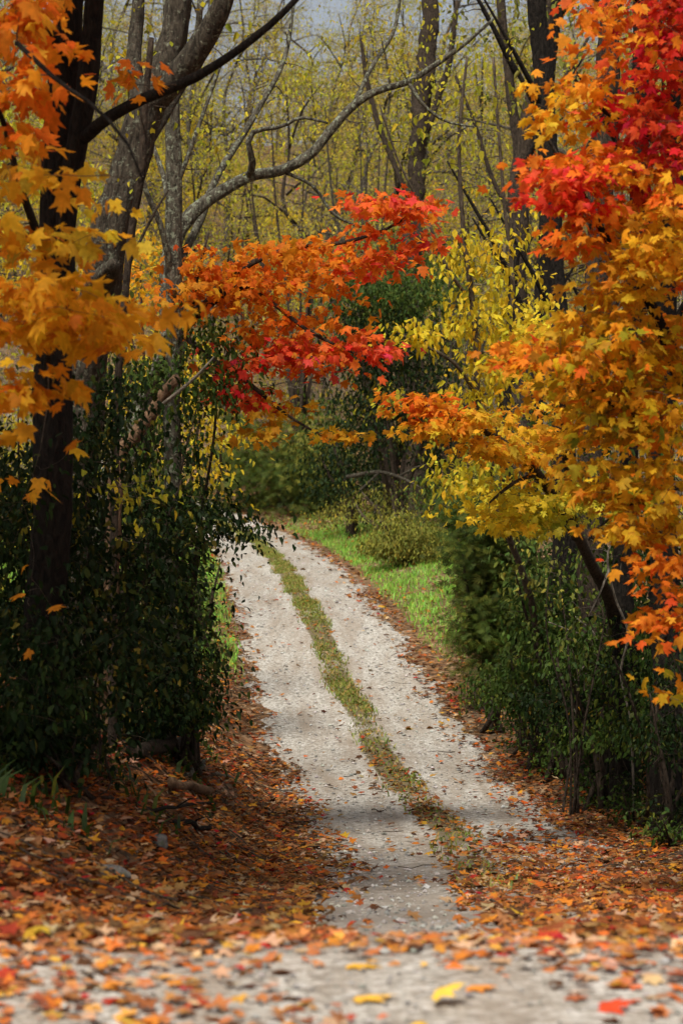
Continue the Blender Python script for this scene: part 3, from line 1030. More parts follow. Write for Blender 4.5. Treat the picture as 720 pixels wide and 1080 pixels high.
DG = dict(lsize=.058, spread=.11, droop=(5, 75), vs=.7, plates=.55)
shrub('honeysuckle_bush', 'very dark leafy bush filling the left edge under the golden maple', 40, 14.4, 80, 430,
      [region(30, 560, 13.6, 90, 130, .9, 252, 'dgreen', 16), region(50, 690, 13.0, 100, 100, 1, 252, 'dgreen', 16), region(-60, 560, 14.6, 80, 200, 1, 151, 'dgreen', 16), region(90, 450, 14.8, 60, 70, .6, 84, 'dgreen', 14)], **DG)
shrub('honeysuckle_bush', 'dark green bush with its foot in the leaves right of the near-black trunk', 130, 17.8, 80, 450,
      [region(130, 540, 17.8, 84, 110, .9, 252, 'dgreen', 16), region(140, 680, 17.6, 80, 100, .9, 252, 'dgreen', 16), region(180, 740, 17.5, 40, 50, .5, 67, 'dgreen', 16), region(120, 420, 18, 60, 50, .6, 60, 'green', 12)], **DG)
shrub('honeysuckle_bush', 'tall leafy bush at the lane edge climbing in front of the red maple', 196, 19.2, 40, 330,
      [region(178, 640, 19.2, 26, 110, .6, 134, 'green', 14), region(188, 500, 19.2, 40, 90, .6, 151, 'green', 14), region(196, 390, 18.9, 60, 50, .5, 84, 'green', 12), region(238, 410, 18.9, 16, 50, .3, 24, 'green', 10),
       region(236, 545, 18.7, 36, 24, .3, 30, 'dgreen', 9), region(262, 556, 18.6, 22, 12, .2, 16, 'dgreen', 9), region(234, 585, 18.7, 12, 24, .2, 12, 'dgreen', 9), region(210, 350, 19, 20, 24, .3, 13, 'green', 9)], w=4, **DG)
shrub('ground_bush', 'low dark bush trailing into the leaves at the near-black trunk foot', 70, 12.4, 70, 770,
      [region(30, 780, 12.6, 60, 26, .6, 90, 'dgreen', 9), region(10, 760, 12.2, 50, 40, .5, 60, 'dgreen', 9), region(-30, 800, 12.4, 50, 26, .5, 50, 'dgreen', 8)], lsize=.06, spread=.10)
shrub('ground_bush', 'low bush at the lane edge below the tall leafy bush', 190, 18.4, 30, 740,
      [region(176, 745, 18.4, 40, 26, .5, 80, 'dgreen', 9), region(204, 735, 18.4, 22, 46, .4, 70, 'green', 9)], lsize=.06, spread=.10)
shrub('leafy_bush', 'low light green bush on the left verge by the grass', 214, 33, 24, 590,
      [region(206, 640, 33, 14, 50, .8, 84, 'green', 12), region(190, 690, 31, 16, 40, .6, 56, 'green', 11)], nst=5, lsize=.07, spread=.12)
shrub('yellow_shrub', 'yellow-leaved shrub glowing behind the dark bushes and dead snag', 185, 26, 60, 360,
      [region(150, 420, 26, 60, 60, 1, 70, 'yellow', 8), region(215, 470, 26, 46, 50, .9, 60, 'yellow', 8), region(205, 400, 26, 40, 50, .8, 40, 'yellow', 7), region(130, 500, 26, 60, 50, .8, 40, 'ygreen', 7)],
      lsize=.085, mats=('bark_brown', 'twig', 'leaf'), spread=.13)
shrub('orange_shrub', 'orange-gold leafy sapling glimpsed behind the slim lichen stem', 160, 28, 50, 250,
      [region(160, 290, 28, 60, 36, 1, 50, 'yorange', 7), region(120, 320, 28, 40, 60, .8, 30, 'gold', 7), region(50, 520, 28, 60, 60, 1, 40, 'yellow', 6)], lsize=.09, leaf='maple_simple', mats=('bark_brown', 'twig', 'leaf'), spread=.14)

# red maple over the lane
b = G(124, 20.6)
plant('red_maple', 'flame red and orange maple reaching out over the middle of the lane', 'tree', b,
      [rooted(124, 20.6, [(136, 600, 20.5), (150, 480, 20.3), (166, 400, 20), (190, 350, 19.6), (222, 318, 19.2), (256, 300, 19)], [18, 16, 14, 13, 11, 9, 7]),
       trunk_px([(222, 318, 19.2), (262, 280, 19), (310, 262, 18.9), (360, 256, 18.8), (410, 240, 18.7), (448, 214, 18.6)], [7, 6, 5, 4, 3, 2]),
       trunk_px([(256, 300, 19), (290, 322, 18.9), (326, 350, 18.8), (372, 372, 18.7)], [6, 5, 4, 2]),
       trunk_px([(190, 350, 19.6), (220, 376, 19.2), (262, 404, 19), (300, 436, 18.9), (340, 460, 18.9)], [7, 6, 5, 3, 2]),
       trunk_px([(200, 340, 19.5), (206, 300, 19.3), (214, 270, 19.2), (220, 246, 19.2)], [6, 5, 3, 2])],
      [region(392, 224, 18.7, 38, 24, .35, 35, 'redorange', 5), region(432, 212, 18.6, 24, 16, .3, 17, 'redorange', 5), region(440, 252, 18.6, 24, 30, .3, 25, 'redorange', 5), region(385, 262, 18.8, 44, 28, .4, 42, 'redorange', 5),
       region(330, 275, 18.9, 44, 34, .45, 53, 'orange', 5), region(270, 280, 19, 44, 32, .45, 45, 'orange', 5), region(225, 300, 19.1, 40, 50, .45, 59, 'orange', 5),
       region(290, 330, 18.9, 56, 36, .45, 70, 'orange', 5), region(345, 320, 18.8, 40, 30, .3, 16, 'orange', 4), region(340, 372, 18.8, 52, 24, .35, 45, 'redorange', 5), region(384, 372, 18.7, 22, 14, .25, 12, 'red', 5),
       region(275, 385, 19, 50, 26, .35, 45, 'red', 5), region(250, 412, 19, 26, 22, .3, 21, 'red', 4), region(300, 425, 18.9, 30, 14, .3, 16, 'yorange', 4),
       region(280, 450, 18.9, 26, 20, .3, 19, 'yorange', 4), region(350, 458, 18.9, 34, 10, .25, 16, 'yorange', 4), region(190, 320, 19.3, 20, 40, .35, 21, 'orange', 4)],
      leaf='maple', lsize=.084, plates=.5, mats=('bark_brown', 'twig', 'leaf'), droop=(0, 72), roll=36, spread=.10, vs=.3, twig=(.002, .01, .012))

# ---------------- right side
b = G(772, 16.5)
plant('maple_tree', 'maple leaning in from the right edge, scarlet at the top and gold below', 'tree', b,
      [rooted(772, 16.5, [(765, 640, 16), (752, 520, 15), (735, 430, 13.6), (715, 390, 12.6), (690, 330, 12.2), (668, 290, 12), (640, 252, 11.8), (612, 200, 11.7)], [40, 32, 24, 17, 11, 8, 7, 5, 3]),
       trunk_px([(765, 640, 16), (780, 420, 15), (790, 220, 14), (780, 60, 13), (760, -80, 12.6), (740, -260, 12.6)], [26, 24, 20, 16, 12, 6]),
       trunk_px([(785, 300, 14.4), (740, 200, 13), (690, 150, 12.2), (640, 120, 12), (606, 84, 11.9)], [11, 8, 6, 5, 3]),
       trunk_px([(780, 100, 13.2), (730, 60, 12.4), (690, 20, 12), (650, -20, 11.9)], [10, 7, 5, 3]),
       trunk_px([(745, 480, 14.4), (700, 450, 12.6), (650, 430, 12), (600, 392, 11.8)], [10, 6, 4, 2]),
       trunk_px([(755, 560, 15), (730, 580, 13), (712, 620, 12), (700, 680, 11.6)], [9, 6, 4, 2]),
       trunk_px([(748, 500, 14.6), (700, 520, 12.6), (650, 540, 12), (620, 570, 11.9)], [8, 5, 3, 2])],
      [region(700, 40, 11.8, 36, 60, .5, 82, 'darkred', 5), region(668, 100, 11.8, 30, 34, .4, 32, 'red', 4), region(640, 60, 12, 40, 60, .6, 59, 'orange', 4), region(600, 112, 11.9, 40, 26, .4, 38, 'yorange', 4),
       region(596, 165, 11.7, 36, 26, .35, 39, 'redorange', 5), region(600, 205, 11.6, 36, 24, .35, 39, 'red', 5), region(650, 190, 11.8, 44, 36, .5, 68, 'orange', 5), region(700, 160, 11.8, 30, 60, .5, 64, 'darkred', 4),
       region(690, 230, 11.8, 40, 40, .5, 72, 'yorange', 5), region(626, 250, 11.9, 34, 30, .4, 38, 'orange', 4), region(680, 300, 11.9, 46, 40, .5, 82, 'yorange', 5), region(620, 330, 12, 36, 36, .5, 40, 'yorange', 4),
       region(620, 380, 11.9, 62, 30, .5, 82, 'mixgold', 5), region(565, 372, 11.9, 26, 18, .3, 20, 'orange', 5), region(680, 380, 12, 46, 40, .5, 82, 'mixgold', 5), region(660, 440, 12, 56, 40, .5, 100, 'mixgold', 5),
       region(700, 450, 11.8, 26, 60, .4, 54, 'mixgold', 4), region(640, 500, 12, 50, 30, .4, 64, 'yorange', 4), region(690, 520, 11.8, 34, 40, .4, 54, 'mixgold', 4),
       region(680, 560, 11.8, 40, 20, .3, 38, 'yorange', 4), region(706, 600, 11.6, 18, 36, .3, 28, 'orange', 4), region(702, 660, 11.6, 20, 40, .3, 28, 'orange', 4), region(712, 720, 11.6, 12, 30, .3, 11, 'mixgold', 3),
       wreg((2.5, 17.2, 7.4), (1.7, 2.6, 1.5), 300, 'orange', 9, .15), wreg((2.6, 9.5, 4.9), (1.4, 2.4, 1.1), 200, 'orange', 9, .14), region(780, 200, 12.4, 70, 300, .8, 250, 'orange', 5), region(720, -200, 12.6, 150, 170, 1.2, 341, 'red', 6), region(620, -450, 13, 300, 170, 2, 319, 'orange', 6)],  # wreg and above-view foliage is unseen, added to shade the right side
      leaf='maple', lsize=.068, plates=.16, mats=('bark_dark', 'twig', 'leaf'), droop=(0, 72), roll=36, spread=.085, vs=.3, twig=(.002, .01, .012))

b = G(668, 22.5)
plant('young_maple', 'young maple with small orange-gold leaves spreading left towards the lane', 'tree', b,
      [rooted(668, 22.5, [(650, 660, 21.6), (610, 570, 19.8), (566, 500, 18.6), (530, 466, 18), (490, 446, 17.6), (450, 428, 17.4), (424, 416, 17.3)], [14, 12, 10, 8, 6, 5, 3, 2]),
       trunk_px([(606, 566, 19.7), (596, 480, 19), (592, 400, 18.7), (580, 330, 18.6)], [10, 8, 6, 3]),
       trunk_px([(566, 500, 18.6), (540, 510, 18.2), (516, 530, 18)], [5, 4, 2])],
      [region(450, 432, 17.4, 34, 18, .3, 42, 'orange', 6), region(490, 448, 17.6, 40, 22, .3, 68, 'yorange', 6), region(515, 478, 17.8, 30, 20, .3, 38, 'yorange', 5),
       region(555, 470, 18.4, 44, 30, .5, 80, 'yorange', 5), region(545, 530, 18.4, 48, 32, .5, 106, 'yellow', 5), region(590, 430, 18.8, 44, 50, .5, 95, 'yorange', 5), region(585, 350, 18.8, 36, 40, .5, 65, 'yellow', 5),
       region(590, 540, 18.8, 40, 40, .5, 80, 'ygreen', 5)],
      leaf='maple', lsize=.072, plates=.16, mats=('bark_brown', 'twig', 'leaf'), droop=(0, 72), roll=36, spread=.085, vs=.3)

b = G(582, 24.5)
plant('yellow_sapling', 'slender sapling with clear yellow oval leaves right of the lane bend', 'sapling', b,
      [rooted(582, 24.5, [(566, 660, 24), (534, 560, 23.2), (508, 500, 23), (504, 420, 22.8), (498, 320, 22.7), (488, 240, 22.6), (484, 150, 22.6), (492, 60, 22.6)], [8, 7, 7, 6.5, 6, 5, 4, 3]),
       trunk_px([(516, 516, 23), (530, 400, 23), (540, 300, 23), (530, 200, 23), (520, 60, 23)], [6, 6, 5, 4, 3]),
       trunk_px([(504, 420, 22.8), (480, 384, 22.5), (450, 366, 22.3), (420, 352, 22.2)], [5, 4, 3, 2]),
       trunk_px([(498, 320, 22.7), (470, 280, 22.6), (450, 230, 22.6), (420, 170, 22.6), (400, 110, 22.6)], [4, 4, 3, 2.5, 2])],
      [region(500, 270, 22.6, 42, 34, .6, 52, 'yellow', 5), region(500, 330, 22.7, 44, 34, .6, 68, 'yellow', 6), region(520, 390, 22.8, 44, 30, .6, 68, 'yellow', 6), region(500, 430, 22.8, 50, 26, .6, 52, 'yellow', 5),
       region(432, 352, 22.2, 32, 14, .3, 28, 'yellow', 6), region(500, 500, 22.8, 50, 34, .6, 60, 'ygreen', 5), region(474, 504, 22.8, 24, 34, .4, 28, 'yellow', 5), region(540, 250, 23, 44, 50, .7, 40, 'yellow', 4),
       region(470, 130, 22.7, 70, 80, .8, 52, 'ygreen', 3), region(550, 340, 23, 30, 70, .6, 60, 'yellow', 5), region(415, 420, 22.5, 20, 20, .4, 12, 'ygreen', 4)],
      leaf='oval', lsize=.085, mats=('twig', 'twig', 'leaf'), sides=7, spread=.10, sag=.02)

# dark trunks in the shade on the right
DT = [(590, 25.5, [(592, 640), (594, 540), (590, 400), (582, 250), (574, 100), (562, -60), (550, -300)], [26, 24, 22, 20, 18, 15, 8], 'shaggy dark trunk nearest the lane in the shaded right-hand thicket'),
      (628, 23.5, [(627, 660), (622, 540), (626, 420), (632, 250), (640, 80), (650, -120), (655, -340)], [27, 28, 26, 24, 20, 16, 8], 'stout brown trunk behind the pale bare sapling on the right'),
      (656, 21.5, [(656, 700), (658, 600), (664, 480), (672, 300), (676, 100), (680, -100), (690, -300)], [22, 21, 20, 19, 17, 14, 8], 'straight near-black trunk behind the hanging maple leaves, right'),
      (704, 19.5, [(702, 700), (698, 560), (700, 420), (706, 240), (716, 60), (726, -160), (730, -340)], [26, 24, 24, 23, 20, 16, 8], 'thickest dark trunk at the right edge under the orange maple'),
      (560, 31, [(558, 640), (560, 540), (566, 420), (572, 260), (580, 90), (590, -60)], [14, 13, 12, 11, 9, 5], 'narrow dark trunk behind the young golden maple'),
      (540, 29.5, [(540, 660), (538, 560), (534, 470), (536, 360), (545, 260)], [11, 10, 9, 8, 4], 'slim dark stem at the edge of the feathery green bush')]
for i, (px, D, pts, w_, lab) in enumerate(DT):
    pp = [(x, y, D) for x, y in pts]
    top = pts[-1]
    regs = [region(top[0], top[1] + 60, D, 120, 130, 2.4, 110, 'green' if i % 2 else 'olive', 9)] if top[1] < -20 else []  # crown above the view, added at height to cast shade
    regs += [region(px + 20, 600, D, 40, 80, .5, 17, 'dgreen', 7), region(px, 480, D, 40, 90, .7, 20, 'green', 7)]
    stems = [rooted(px, D, pp, [w_[0] * 1.15] + list(w_))]
    for s in range(4):
        y0 = pts[2][1] - 60 - 110 * s
        x0 = float(np.interp(y0, [q[1] for q in pts][::-1], [q[0] for q in pts][::-1]))
        sg = 1 if (s + i) % 2 else -1
        stems.append(trunk_px([(x0, y0, D), (x0 + sg * 30, y0 - 60, D - .3), (x0 + sg * 70, y0 - 130, D - .5)], [7, 5, 2]))
    plant('shade_tree', lab, 'tree', G(px, D), stems, regs, leaf='oval', lsize=.09, mats=('bark_dark' if i != 1 else 'bark_brown', 'twig', 'green'), sides=12, rough=.09, spread=.14)

shrub('feathery_bush', 'tall feathery green bush beside the end of the grass verge', 516, 29.5, 40, 520,
      [region(508, 600, 29.5, 36, 80, .8, 196, 'cedar', 15), region(528, 560, 29.7, 36, 60, .8, 118, 'cedar', 15), region(510, 670, 29.3, 36, 50, .7, 118, 'cedar', 15), region(550, 640, 29.6, 40, 70, .8, 137, 'cedar', 15), region(490, 540, 30, 26, 30, .6, 48, 'green', 14)],
      leaf='sprig', lsize=.105, spread=.12, droop=(-10, 70), nst=7)
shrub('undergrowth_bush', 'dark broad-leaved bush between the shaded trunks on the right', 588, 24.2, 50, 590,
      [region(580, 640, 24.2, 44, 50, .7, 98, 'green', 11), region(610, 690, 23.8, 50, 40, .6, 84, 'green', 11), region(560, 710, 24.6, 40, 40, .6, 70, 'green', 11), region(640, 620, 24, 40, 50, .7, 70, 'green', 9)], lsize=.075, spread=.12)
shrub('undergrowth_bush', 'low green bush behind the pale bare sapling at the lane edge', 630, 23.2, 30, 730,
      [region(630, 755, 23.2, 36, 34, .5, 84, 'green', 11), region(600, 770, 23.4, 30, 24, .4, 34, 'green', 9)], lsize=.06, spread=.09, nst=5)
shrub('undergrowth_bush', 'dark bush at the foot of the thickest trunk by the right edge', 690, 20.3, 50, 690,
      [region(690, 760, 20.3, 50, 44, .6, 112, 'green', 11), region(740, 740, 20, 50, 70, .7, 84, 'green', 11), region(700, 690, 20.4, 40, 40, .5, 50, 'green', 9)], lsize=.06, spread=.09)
shrub('undergrowth_bush', 'small weedy bush low in the leaves by the narrow dark trunk', 520, 27.6, 26, 700,
      [region(516, 725, 27.6, 34, 22, .5, 56, 'cedar', 9), region(560, 735, 27, 30, 26, .5, 48, 'green', 9)], lsize=.06, spread=.09, nst=5)

shrub('undergrowth_bush', 'dark tangled bush filling the gap between the two right-hand trunks', 660, 22.6, 44, 640,
      [region(660, 720, 22.6, 40, 60, .6, 90, 'green', 10), region(680, 640, 22.4, 44, 50, .6, 70, 'green', 10), region(640, 780, 22.4, 46, 20, .5, 40, 'green', 8)], lsize=.075, spread=.12)
shrub('undergrowth_bush', 'shadowy bush deep behind the shaded trunks, lower right', 620, 27.5, 60, 560,
      [region(600, 600, 27.5, 70, 70, .8, 110, 'green', 11), region(660, 560, 27, 60, 70, .8, 90, 'green', 11), region(590, 680, 27.3, 60, 50, .7, 80, 'green', 11)], lsize=.09, spread=.16)
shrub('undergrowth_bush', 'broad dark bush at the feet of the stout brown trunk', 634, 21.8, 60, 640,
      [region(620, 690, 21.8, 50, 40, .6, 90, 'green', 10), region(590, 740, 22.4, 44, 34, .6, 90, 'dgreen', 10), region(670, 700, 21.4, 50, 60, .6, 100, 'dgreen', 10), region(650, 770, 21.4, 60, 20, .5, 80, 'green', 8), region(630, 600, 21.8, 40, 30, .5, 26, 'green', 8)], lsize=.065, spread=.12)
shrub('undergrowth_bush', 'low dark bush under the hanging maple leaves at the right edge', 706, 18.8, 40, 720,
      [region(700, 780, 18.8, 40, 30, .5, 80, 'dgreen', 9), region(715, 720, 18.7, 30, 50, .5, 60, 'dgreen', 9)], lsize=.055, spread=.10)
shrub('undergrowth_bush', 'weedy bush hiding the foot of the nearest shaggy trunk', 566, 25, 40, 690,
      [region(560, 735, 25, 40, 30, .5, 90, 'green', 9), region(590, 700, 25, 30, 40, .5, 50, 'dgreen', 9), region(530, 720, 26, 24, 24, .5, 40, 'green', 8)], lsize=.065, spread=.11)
shrub('olive_bush', 'thin olive-green bush woven through the dark trunks on the right', 606, 21.4, 50, 600,
      [region(590, 640, 21.2, 50, 50, .5, 16, 'olive', 5), region(640, 690, 21, 50, 50, .5, 14, 'green', 5), region(560, 590, 22, 40, 40, .5, 20, 'olive', 6)], lsize=.06, spread=.10, nst=5, w=2.5, mats=('bark_brown', 'twig', 'green'), jit=.16)
shrub('yellowing_bush', 'sparse yellowing bush showing among the dark bushes on the left', 96, 14.2, 60, 500,
      [region(90, 600, 13.9, 60, 80, .5, 22, 'olive', 6), region(150, 520, 15.5, 50, 60, .5, 22, 'ygreen', 5), region(60, 500, 13.9, 40, 50, .4, 12, 'ygreen', 4)], lsize=.065, spread=.10, nst=5, w=2.5, mats=('bark_brown', 'twig_pale', 'leaf'), jit=.16)
for px_, D_, rx_, lab_ in ((548, 26.2, 26, 'low weeds at the foot of the slim dark stem by the lane'), (584, 24.4, 28, 'low weeds at the foot of the shaggy dark trunk'),
                           (626, 22.3, 30, 'low weeds at the foot of the stout brown trunk'), (664, 20.6, 30, 'low weeds at the foot of the straight near-black trunk'), (704, 18.6, 34, 'low weeds below the thickest trunk at the right edge')):
    bb = b_py(G(px_, D_))
    shrub('weed_clump', lab_, px_, D_, rx_ * .8, bb - 40, [region(px_, bb - 22, D_, rx_, 22, .35, 44, 'green', 8), region(px_ + 10, bb - 46, D_ + .3, rx_, 24, .35, 34, 'dgreen', 8)], lsize=.055, spread=.08, nst=5, w=2.5, droop=(-20, 60))
b = G(608, 23)
plant('bare_sapling', 'small bare sapling with pale forked twigs at the right lane edge', 'sapling', b,
      [rooted(608, 23, [(607, 770, 23), (606, 740, 23), (605, 715, 23)], [3.6, 3.4, 3.2, 3]),
       trunk_px([(605, 730, 23), (614, 705, 22.9), (630, 690, 22.8), (648, 676, 22.7)], [3, 2.6, 2, 1.4]),
       trunk_px([(634, 688, 22.8), (626, 668, 22.8), (610, 654, 22.8), (606, 650, 22.8)], [2.4, 2, 1.6, 1.2]),
       trunk_px([(632, 690, 22.8), (616, 672, 22.7), (598, 664, 22.6), (578, 656, 22.5)], [2.4, 2, 1.6, 1.2]),
       trunk_px([(606, 745, 23), (624, 734, 23), (640, 730, 23)], [2.4, 2, 1.2])],
      [region(600, 745, 22.9, 10, 10, .15, 4, 'yorange', 4)], leaf='oval', lsize=.09, mats=('twig_pale', 'twig', 'leaf'), sides=6, step=.06)
b = G(668, 20.8)
plant('dead_branch_tree', 'thin pale dead stem with drooping twigs in front of the shaded trunks', 'sapling', b,
      [rooted(668, 20.8, [(664, 760, 20.8), (654, 710, 20.9), (662, 668, 20.8), (648, 630, 20.7), (640, 590, 20.6), (648, 560, 20.6), (652, 540, 20.5)], [3, 2.9, 2.8, 2.6, 2.4, 2, 1.2]),
       trunk_px([(642, 600, 20.6), (632, 626, 20.5), (620, 650, 20.4)], [3, 2, 1.2])],
      [region(636, 570, 20.6, 26, 30, .3, 22, 'green', 0), region(620, 630, 20.5, 22, 22, .3, 11, 'green', 0)], mats=('twig_pale', 'twig_pale', 'leaf'), sides=6, step=.08)

# ---------------- beyond the bend
shrub('vine_thicket', 'dark vine-draped thicket behind the bend, green on top and hollow beneath', 410, 53, 50, 300,
      [region(410, 310, 50, 60, 30, 1.6, 278, 'green', 14, .10), region(385, 360, 50, 40, 50, 1.4, 203, 'dgreen', 12, .10), region(440, 380, 50, 40, 60, 1.5, 177, 'dgreen', 10, .10), region(400, 440, 50.5, 50, 60, 1.4, 229, 'dgreen', 10, .10), region(450, 460, 50.5, 40, 60, 1.2, 101, 'dgreen', 8, .10)],
      lsize=.14, spread=.3, nst=10, w=5)
shrub('cedar_bush', 'dense dark feathery evergreen where the lane disappears to the left', 300, 68, 60, 440,
      [region(290, 500, 68, 50, 50, 2, 169, 'cedar', 14), region(335, 470, 65, 40, 40, 1.6, 60, 'olive', 9), region(330, 510, 66, 40, 46, 1.6, 130, 'cedar', 14), region(250, 490, 69, 40, 60, 1.8, 117, 'cedar', 14)], leaf='sprig', lsize=.20, spread=.3, nst=8)
shrub('cedar_bush', 'dark hollow evergreen bush right of where the lane disappears', 372, 58, 40, 450,
      [region(430, 500, 57, 50, 44, 1.2, 130, 'dgreen', 12, .12), region(470, 470, 57, 30, 60, 1.2, 80, 'dgreen', 11, .12), region(400, 440, 58, 50, 50, 1.2, 90, 'dgreen', 12, .12), region(360, 500, 58, 40, 46, 1.6, 143, 'dgreen', 14, .11), region(405, 520, 57, 40, 30, 1.2, 78, 'dgreen', 12, .1), region(345, 460, 59, 36, 40, 1.4, 78, 'cedar', 14, .12)], lsize=.12, spread=.32, nst=8)
shrub('yellow_shrub', 'yellow-green shrub in front of the vine-draped thicket', 420, 50, 40, 400,
      [region(400, 420, 50, 46, 40, 1.2, 16, 'ygreen', 6), region(440, 440, 50, 30, 60, 1.2, 16, 'ygreen', 6)], lsize=.11, spread=.3, mats=('bark_brown', 'twig', 'leaf'))
shrub('olive_bush', 'rounded olive-yellow bush standing behind the verge grass', 428, 46, 36, 545,
      [region(428, 568, 46, 38, 26, 1.0, 338, 'olive', 15), region(404, 574, 46, 22, 14, .6, 104, 'olive', 14), region(458, 576, 46, 26, 20, .7, 130, 'olive', 14)], lsize=.09, leaf='narrow', spread=.14, mats=('bark_brown', 'twig', 'green'))
shrub('weedy_bush', 'pale weedy scrub behind the rounded olive-yellow bush', 415, 50, 60, 510,
      [region(400, 535, 50, 56, 24, 1.2, 104, 'olive', 12), region(460, 530, 49, 40, 40, 1.2, 91, 'green', 12), region(350, 545, 54, 30, 14, .8, 34, 'olive', 12)], lsize=.09, leaf='narrow', spread=.18, mats=('twig', 'twig', 'green'))
shrub('weedy_bush', 'leafy green scrub between the verge grass and the feathery bush', 500, 39, 22, 540,
      [region(498, 580, 39, 20, 46, .9, 104, 'green', 12), region(490, 520, 40, 24, 40, .8, 40, 'ygreen', 6)], lsize=.08, spread=.15)

# bare grey fallen limb in the thicket
b = G(372, 51)
root = thing('fallen_limb', 'grey dead limb hung low in the thicket beyond the verge', 'dead branch', b)
for k, (pp, w_) in enumerate([([(366, 503, 50.5), (400, 498, 50), (425, 505, 49.5), (446, 516, 49)], [5, 4.5, 3.5, 2]), ([(400, 498, 50), (385, 512, 49.8), (376, 520, 49.6)], [3, 2.4, 1.5]), ([(420, 503, 49.6), (440, 492, 49.5), (455, 490, 49.5)], [3, 2, 1.2])]):
    L, R = smooth_line(*trunk_px(pp, w_), .15)
    mb = MB(); tube(mb, L, R, 7, .06); mb.build('limb' if k == 0 else 'twig', M['bark_grey'], root, b)

shrub('bare_thicket', 'tangle of bare arching grey twigs behind the red maple', 315, 71, 70, 120,
      [region(300, 180, 71, 90, 90, 2.4, 150, 'ygreen', 2), region(240, 240, 71, 60, 80, 2, 70, 'ygreen', 2), region(360, 150, 71, 60, 80, 2, 80, 'ygreen', 2)], lsize=.12, nst=10, w=4, mats=('bark_brown', 'twig', 'leaf'), jit=.25, twig=(.007, .01, .03), spread=.3)
shrub('bare_thicket', 'bare twiggy bush right of the dark vine-draped thicket', 478, 53, 50, 220,
      [region(480, 260, 53, 60, 80, 1.4, 110, 'ygreen', 2), region(490, 380, 53, 40, 70, 1.2, 60, 'ygreen', 1), region(530, 300, 53, 50, 80, 1.2, 60, 'yellow', 3)], lsize=.10, nst=9, w=3.5, mats=('bark_grey', 'twig', 'leaf'), jit=.25, twig=(.005, .01, .02), spread=.25)
shrub('bare_thicket', 'thin bare saplings with a few lime leaves under the arching limb', 398, 64, 60, 70,
      [region(400, 130, 64, 70, 80, 2, 110, 'ygreen', 3), region(340, 70, 64, 60, 70, 2, 70, 'ygreen', 3), region(470, 150, 64, 60, 90, 2, 80, 'ygreen', 3)], lsize=.11, nst=9, w=4, mats=('bark_grey', 'twig', 'leaf'), jit=.25, twig=(.006, .01, .03), spread=.28)
shrub('vine_thicket', 'leafy green thicket under the tip of the red maple spray', 445, 60, 50, 240,
      [region(440, 285, 60, 50, 44, 1.6, 120, 'green', 11, .13), region(480, 340, 60, 40, 60, 1.5, 90, 'olive', 10, .13), region(400, 270, 61, 40, 36, 1.5, 70, 'olive', 10, .13)], lsize=.13, spread=.3, nst=9)
# trees that stand out behind
b = G(548, 38)
plant('forked_tree', 'dark trunk forking into a Y high behind the yellow sapling', 'tree', b,
      [rooted(548, 38, [(548, 560, 38), (548, 440, 38), (544, 330, 38), (546, 240, 38), (548, 180, 38), (556, 130, 38), (566, 80, 38), (578, 0, 38), (590, -120, 38)], [26, 24, 22, 21, 19, 18, 16, 14, 12, 7]),
       trunk_px([(548, 180, 38), (540, 110, 38), (534, 60, 38), (528, 0, 38), (520, -100, 38)], [12, 11, 10, 9, 6]),
       trunk_px([(546, 240, 38), (520, 190, 38), (500, 130, 38), (480, 80, 38)], [6, 5, 4, 3]),
       trunk_px([(556, 130, 38), (590, 90, 38), (620, 40, 38)], [6, 5, 3])],
      [region(560, -60, 38, 120, 100, 2.5, 70, 'ygreen', 5), region(510, 80, 38, 70, 70, 1.5, 50, 'ygreen', 4), region(600, 60, 38, 60, 60, 1.5, 30, 'ygreen', 4)], leaf='oval', lsize=.08, mats=('bark_brown', 'twig', 'leaf'), spread=.16)
b = G(438, 56)
plant('ivy_tree', 'shaggy dark trunk behind the tip of the long arching limb', 'tree', b,
      [rooted(438, 56, [(436, 480, 56), (432, 380, 56), (434, 260, 56), (440, 160, 56), (446, 100, 56), (452, 40, 56), (456, -60, 56)], [24, 22, 20, 20, 19, 17, 14, 9]),
       trunk_px([(440, 160, 56), (460, 110, 56), (474, 60, 56), (482, 0, 56)], [8, 7, 6, 4]),
       trunk_px([(436, 220, 56), (410, 160, 56), (390, 100, 56), (380, 40, 56)], [7, 6, 5, 3])],
      [region(440, 130, 56, 24, 70, .6, 40, 'olive', 6), region(450, -10, 56, 110, 80, 2.5, 80, 'ygreen', 5), region(420, 230, 56, 50, 60, 1.5, 30, 'olive', 4)], leaf='oval', lsize=.10, mats=('bark_brown', 'twig', 'leaf'), spread=.22, rough=.14)

# ---------------- the wooded hillside: trees copied from a few models
XAX = np.array([1., 0, 0])


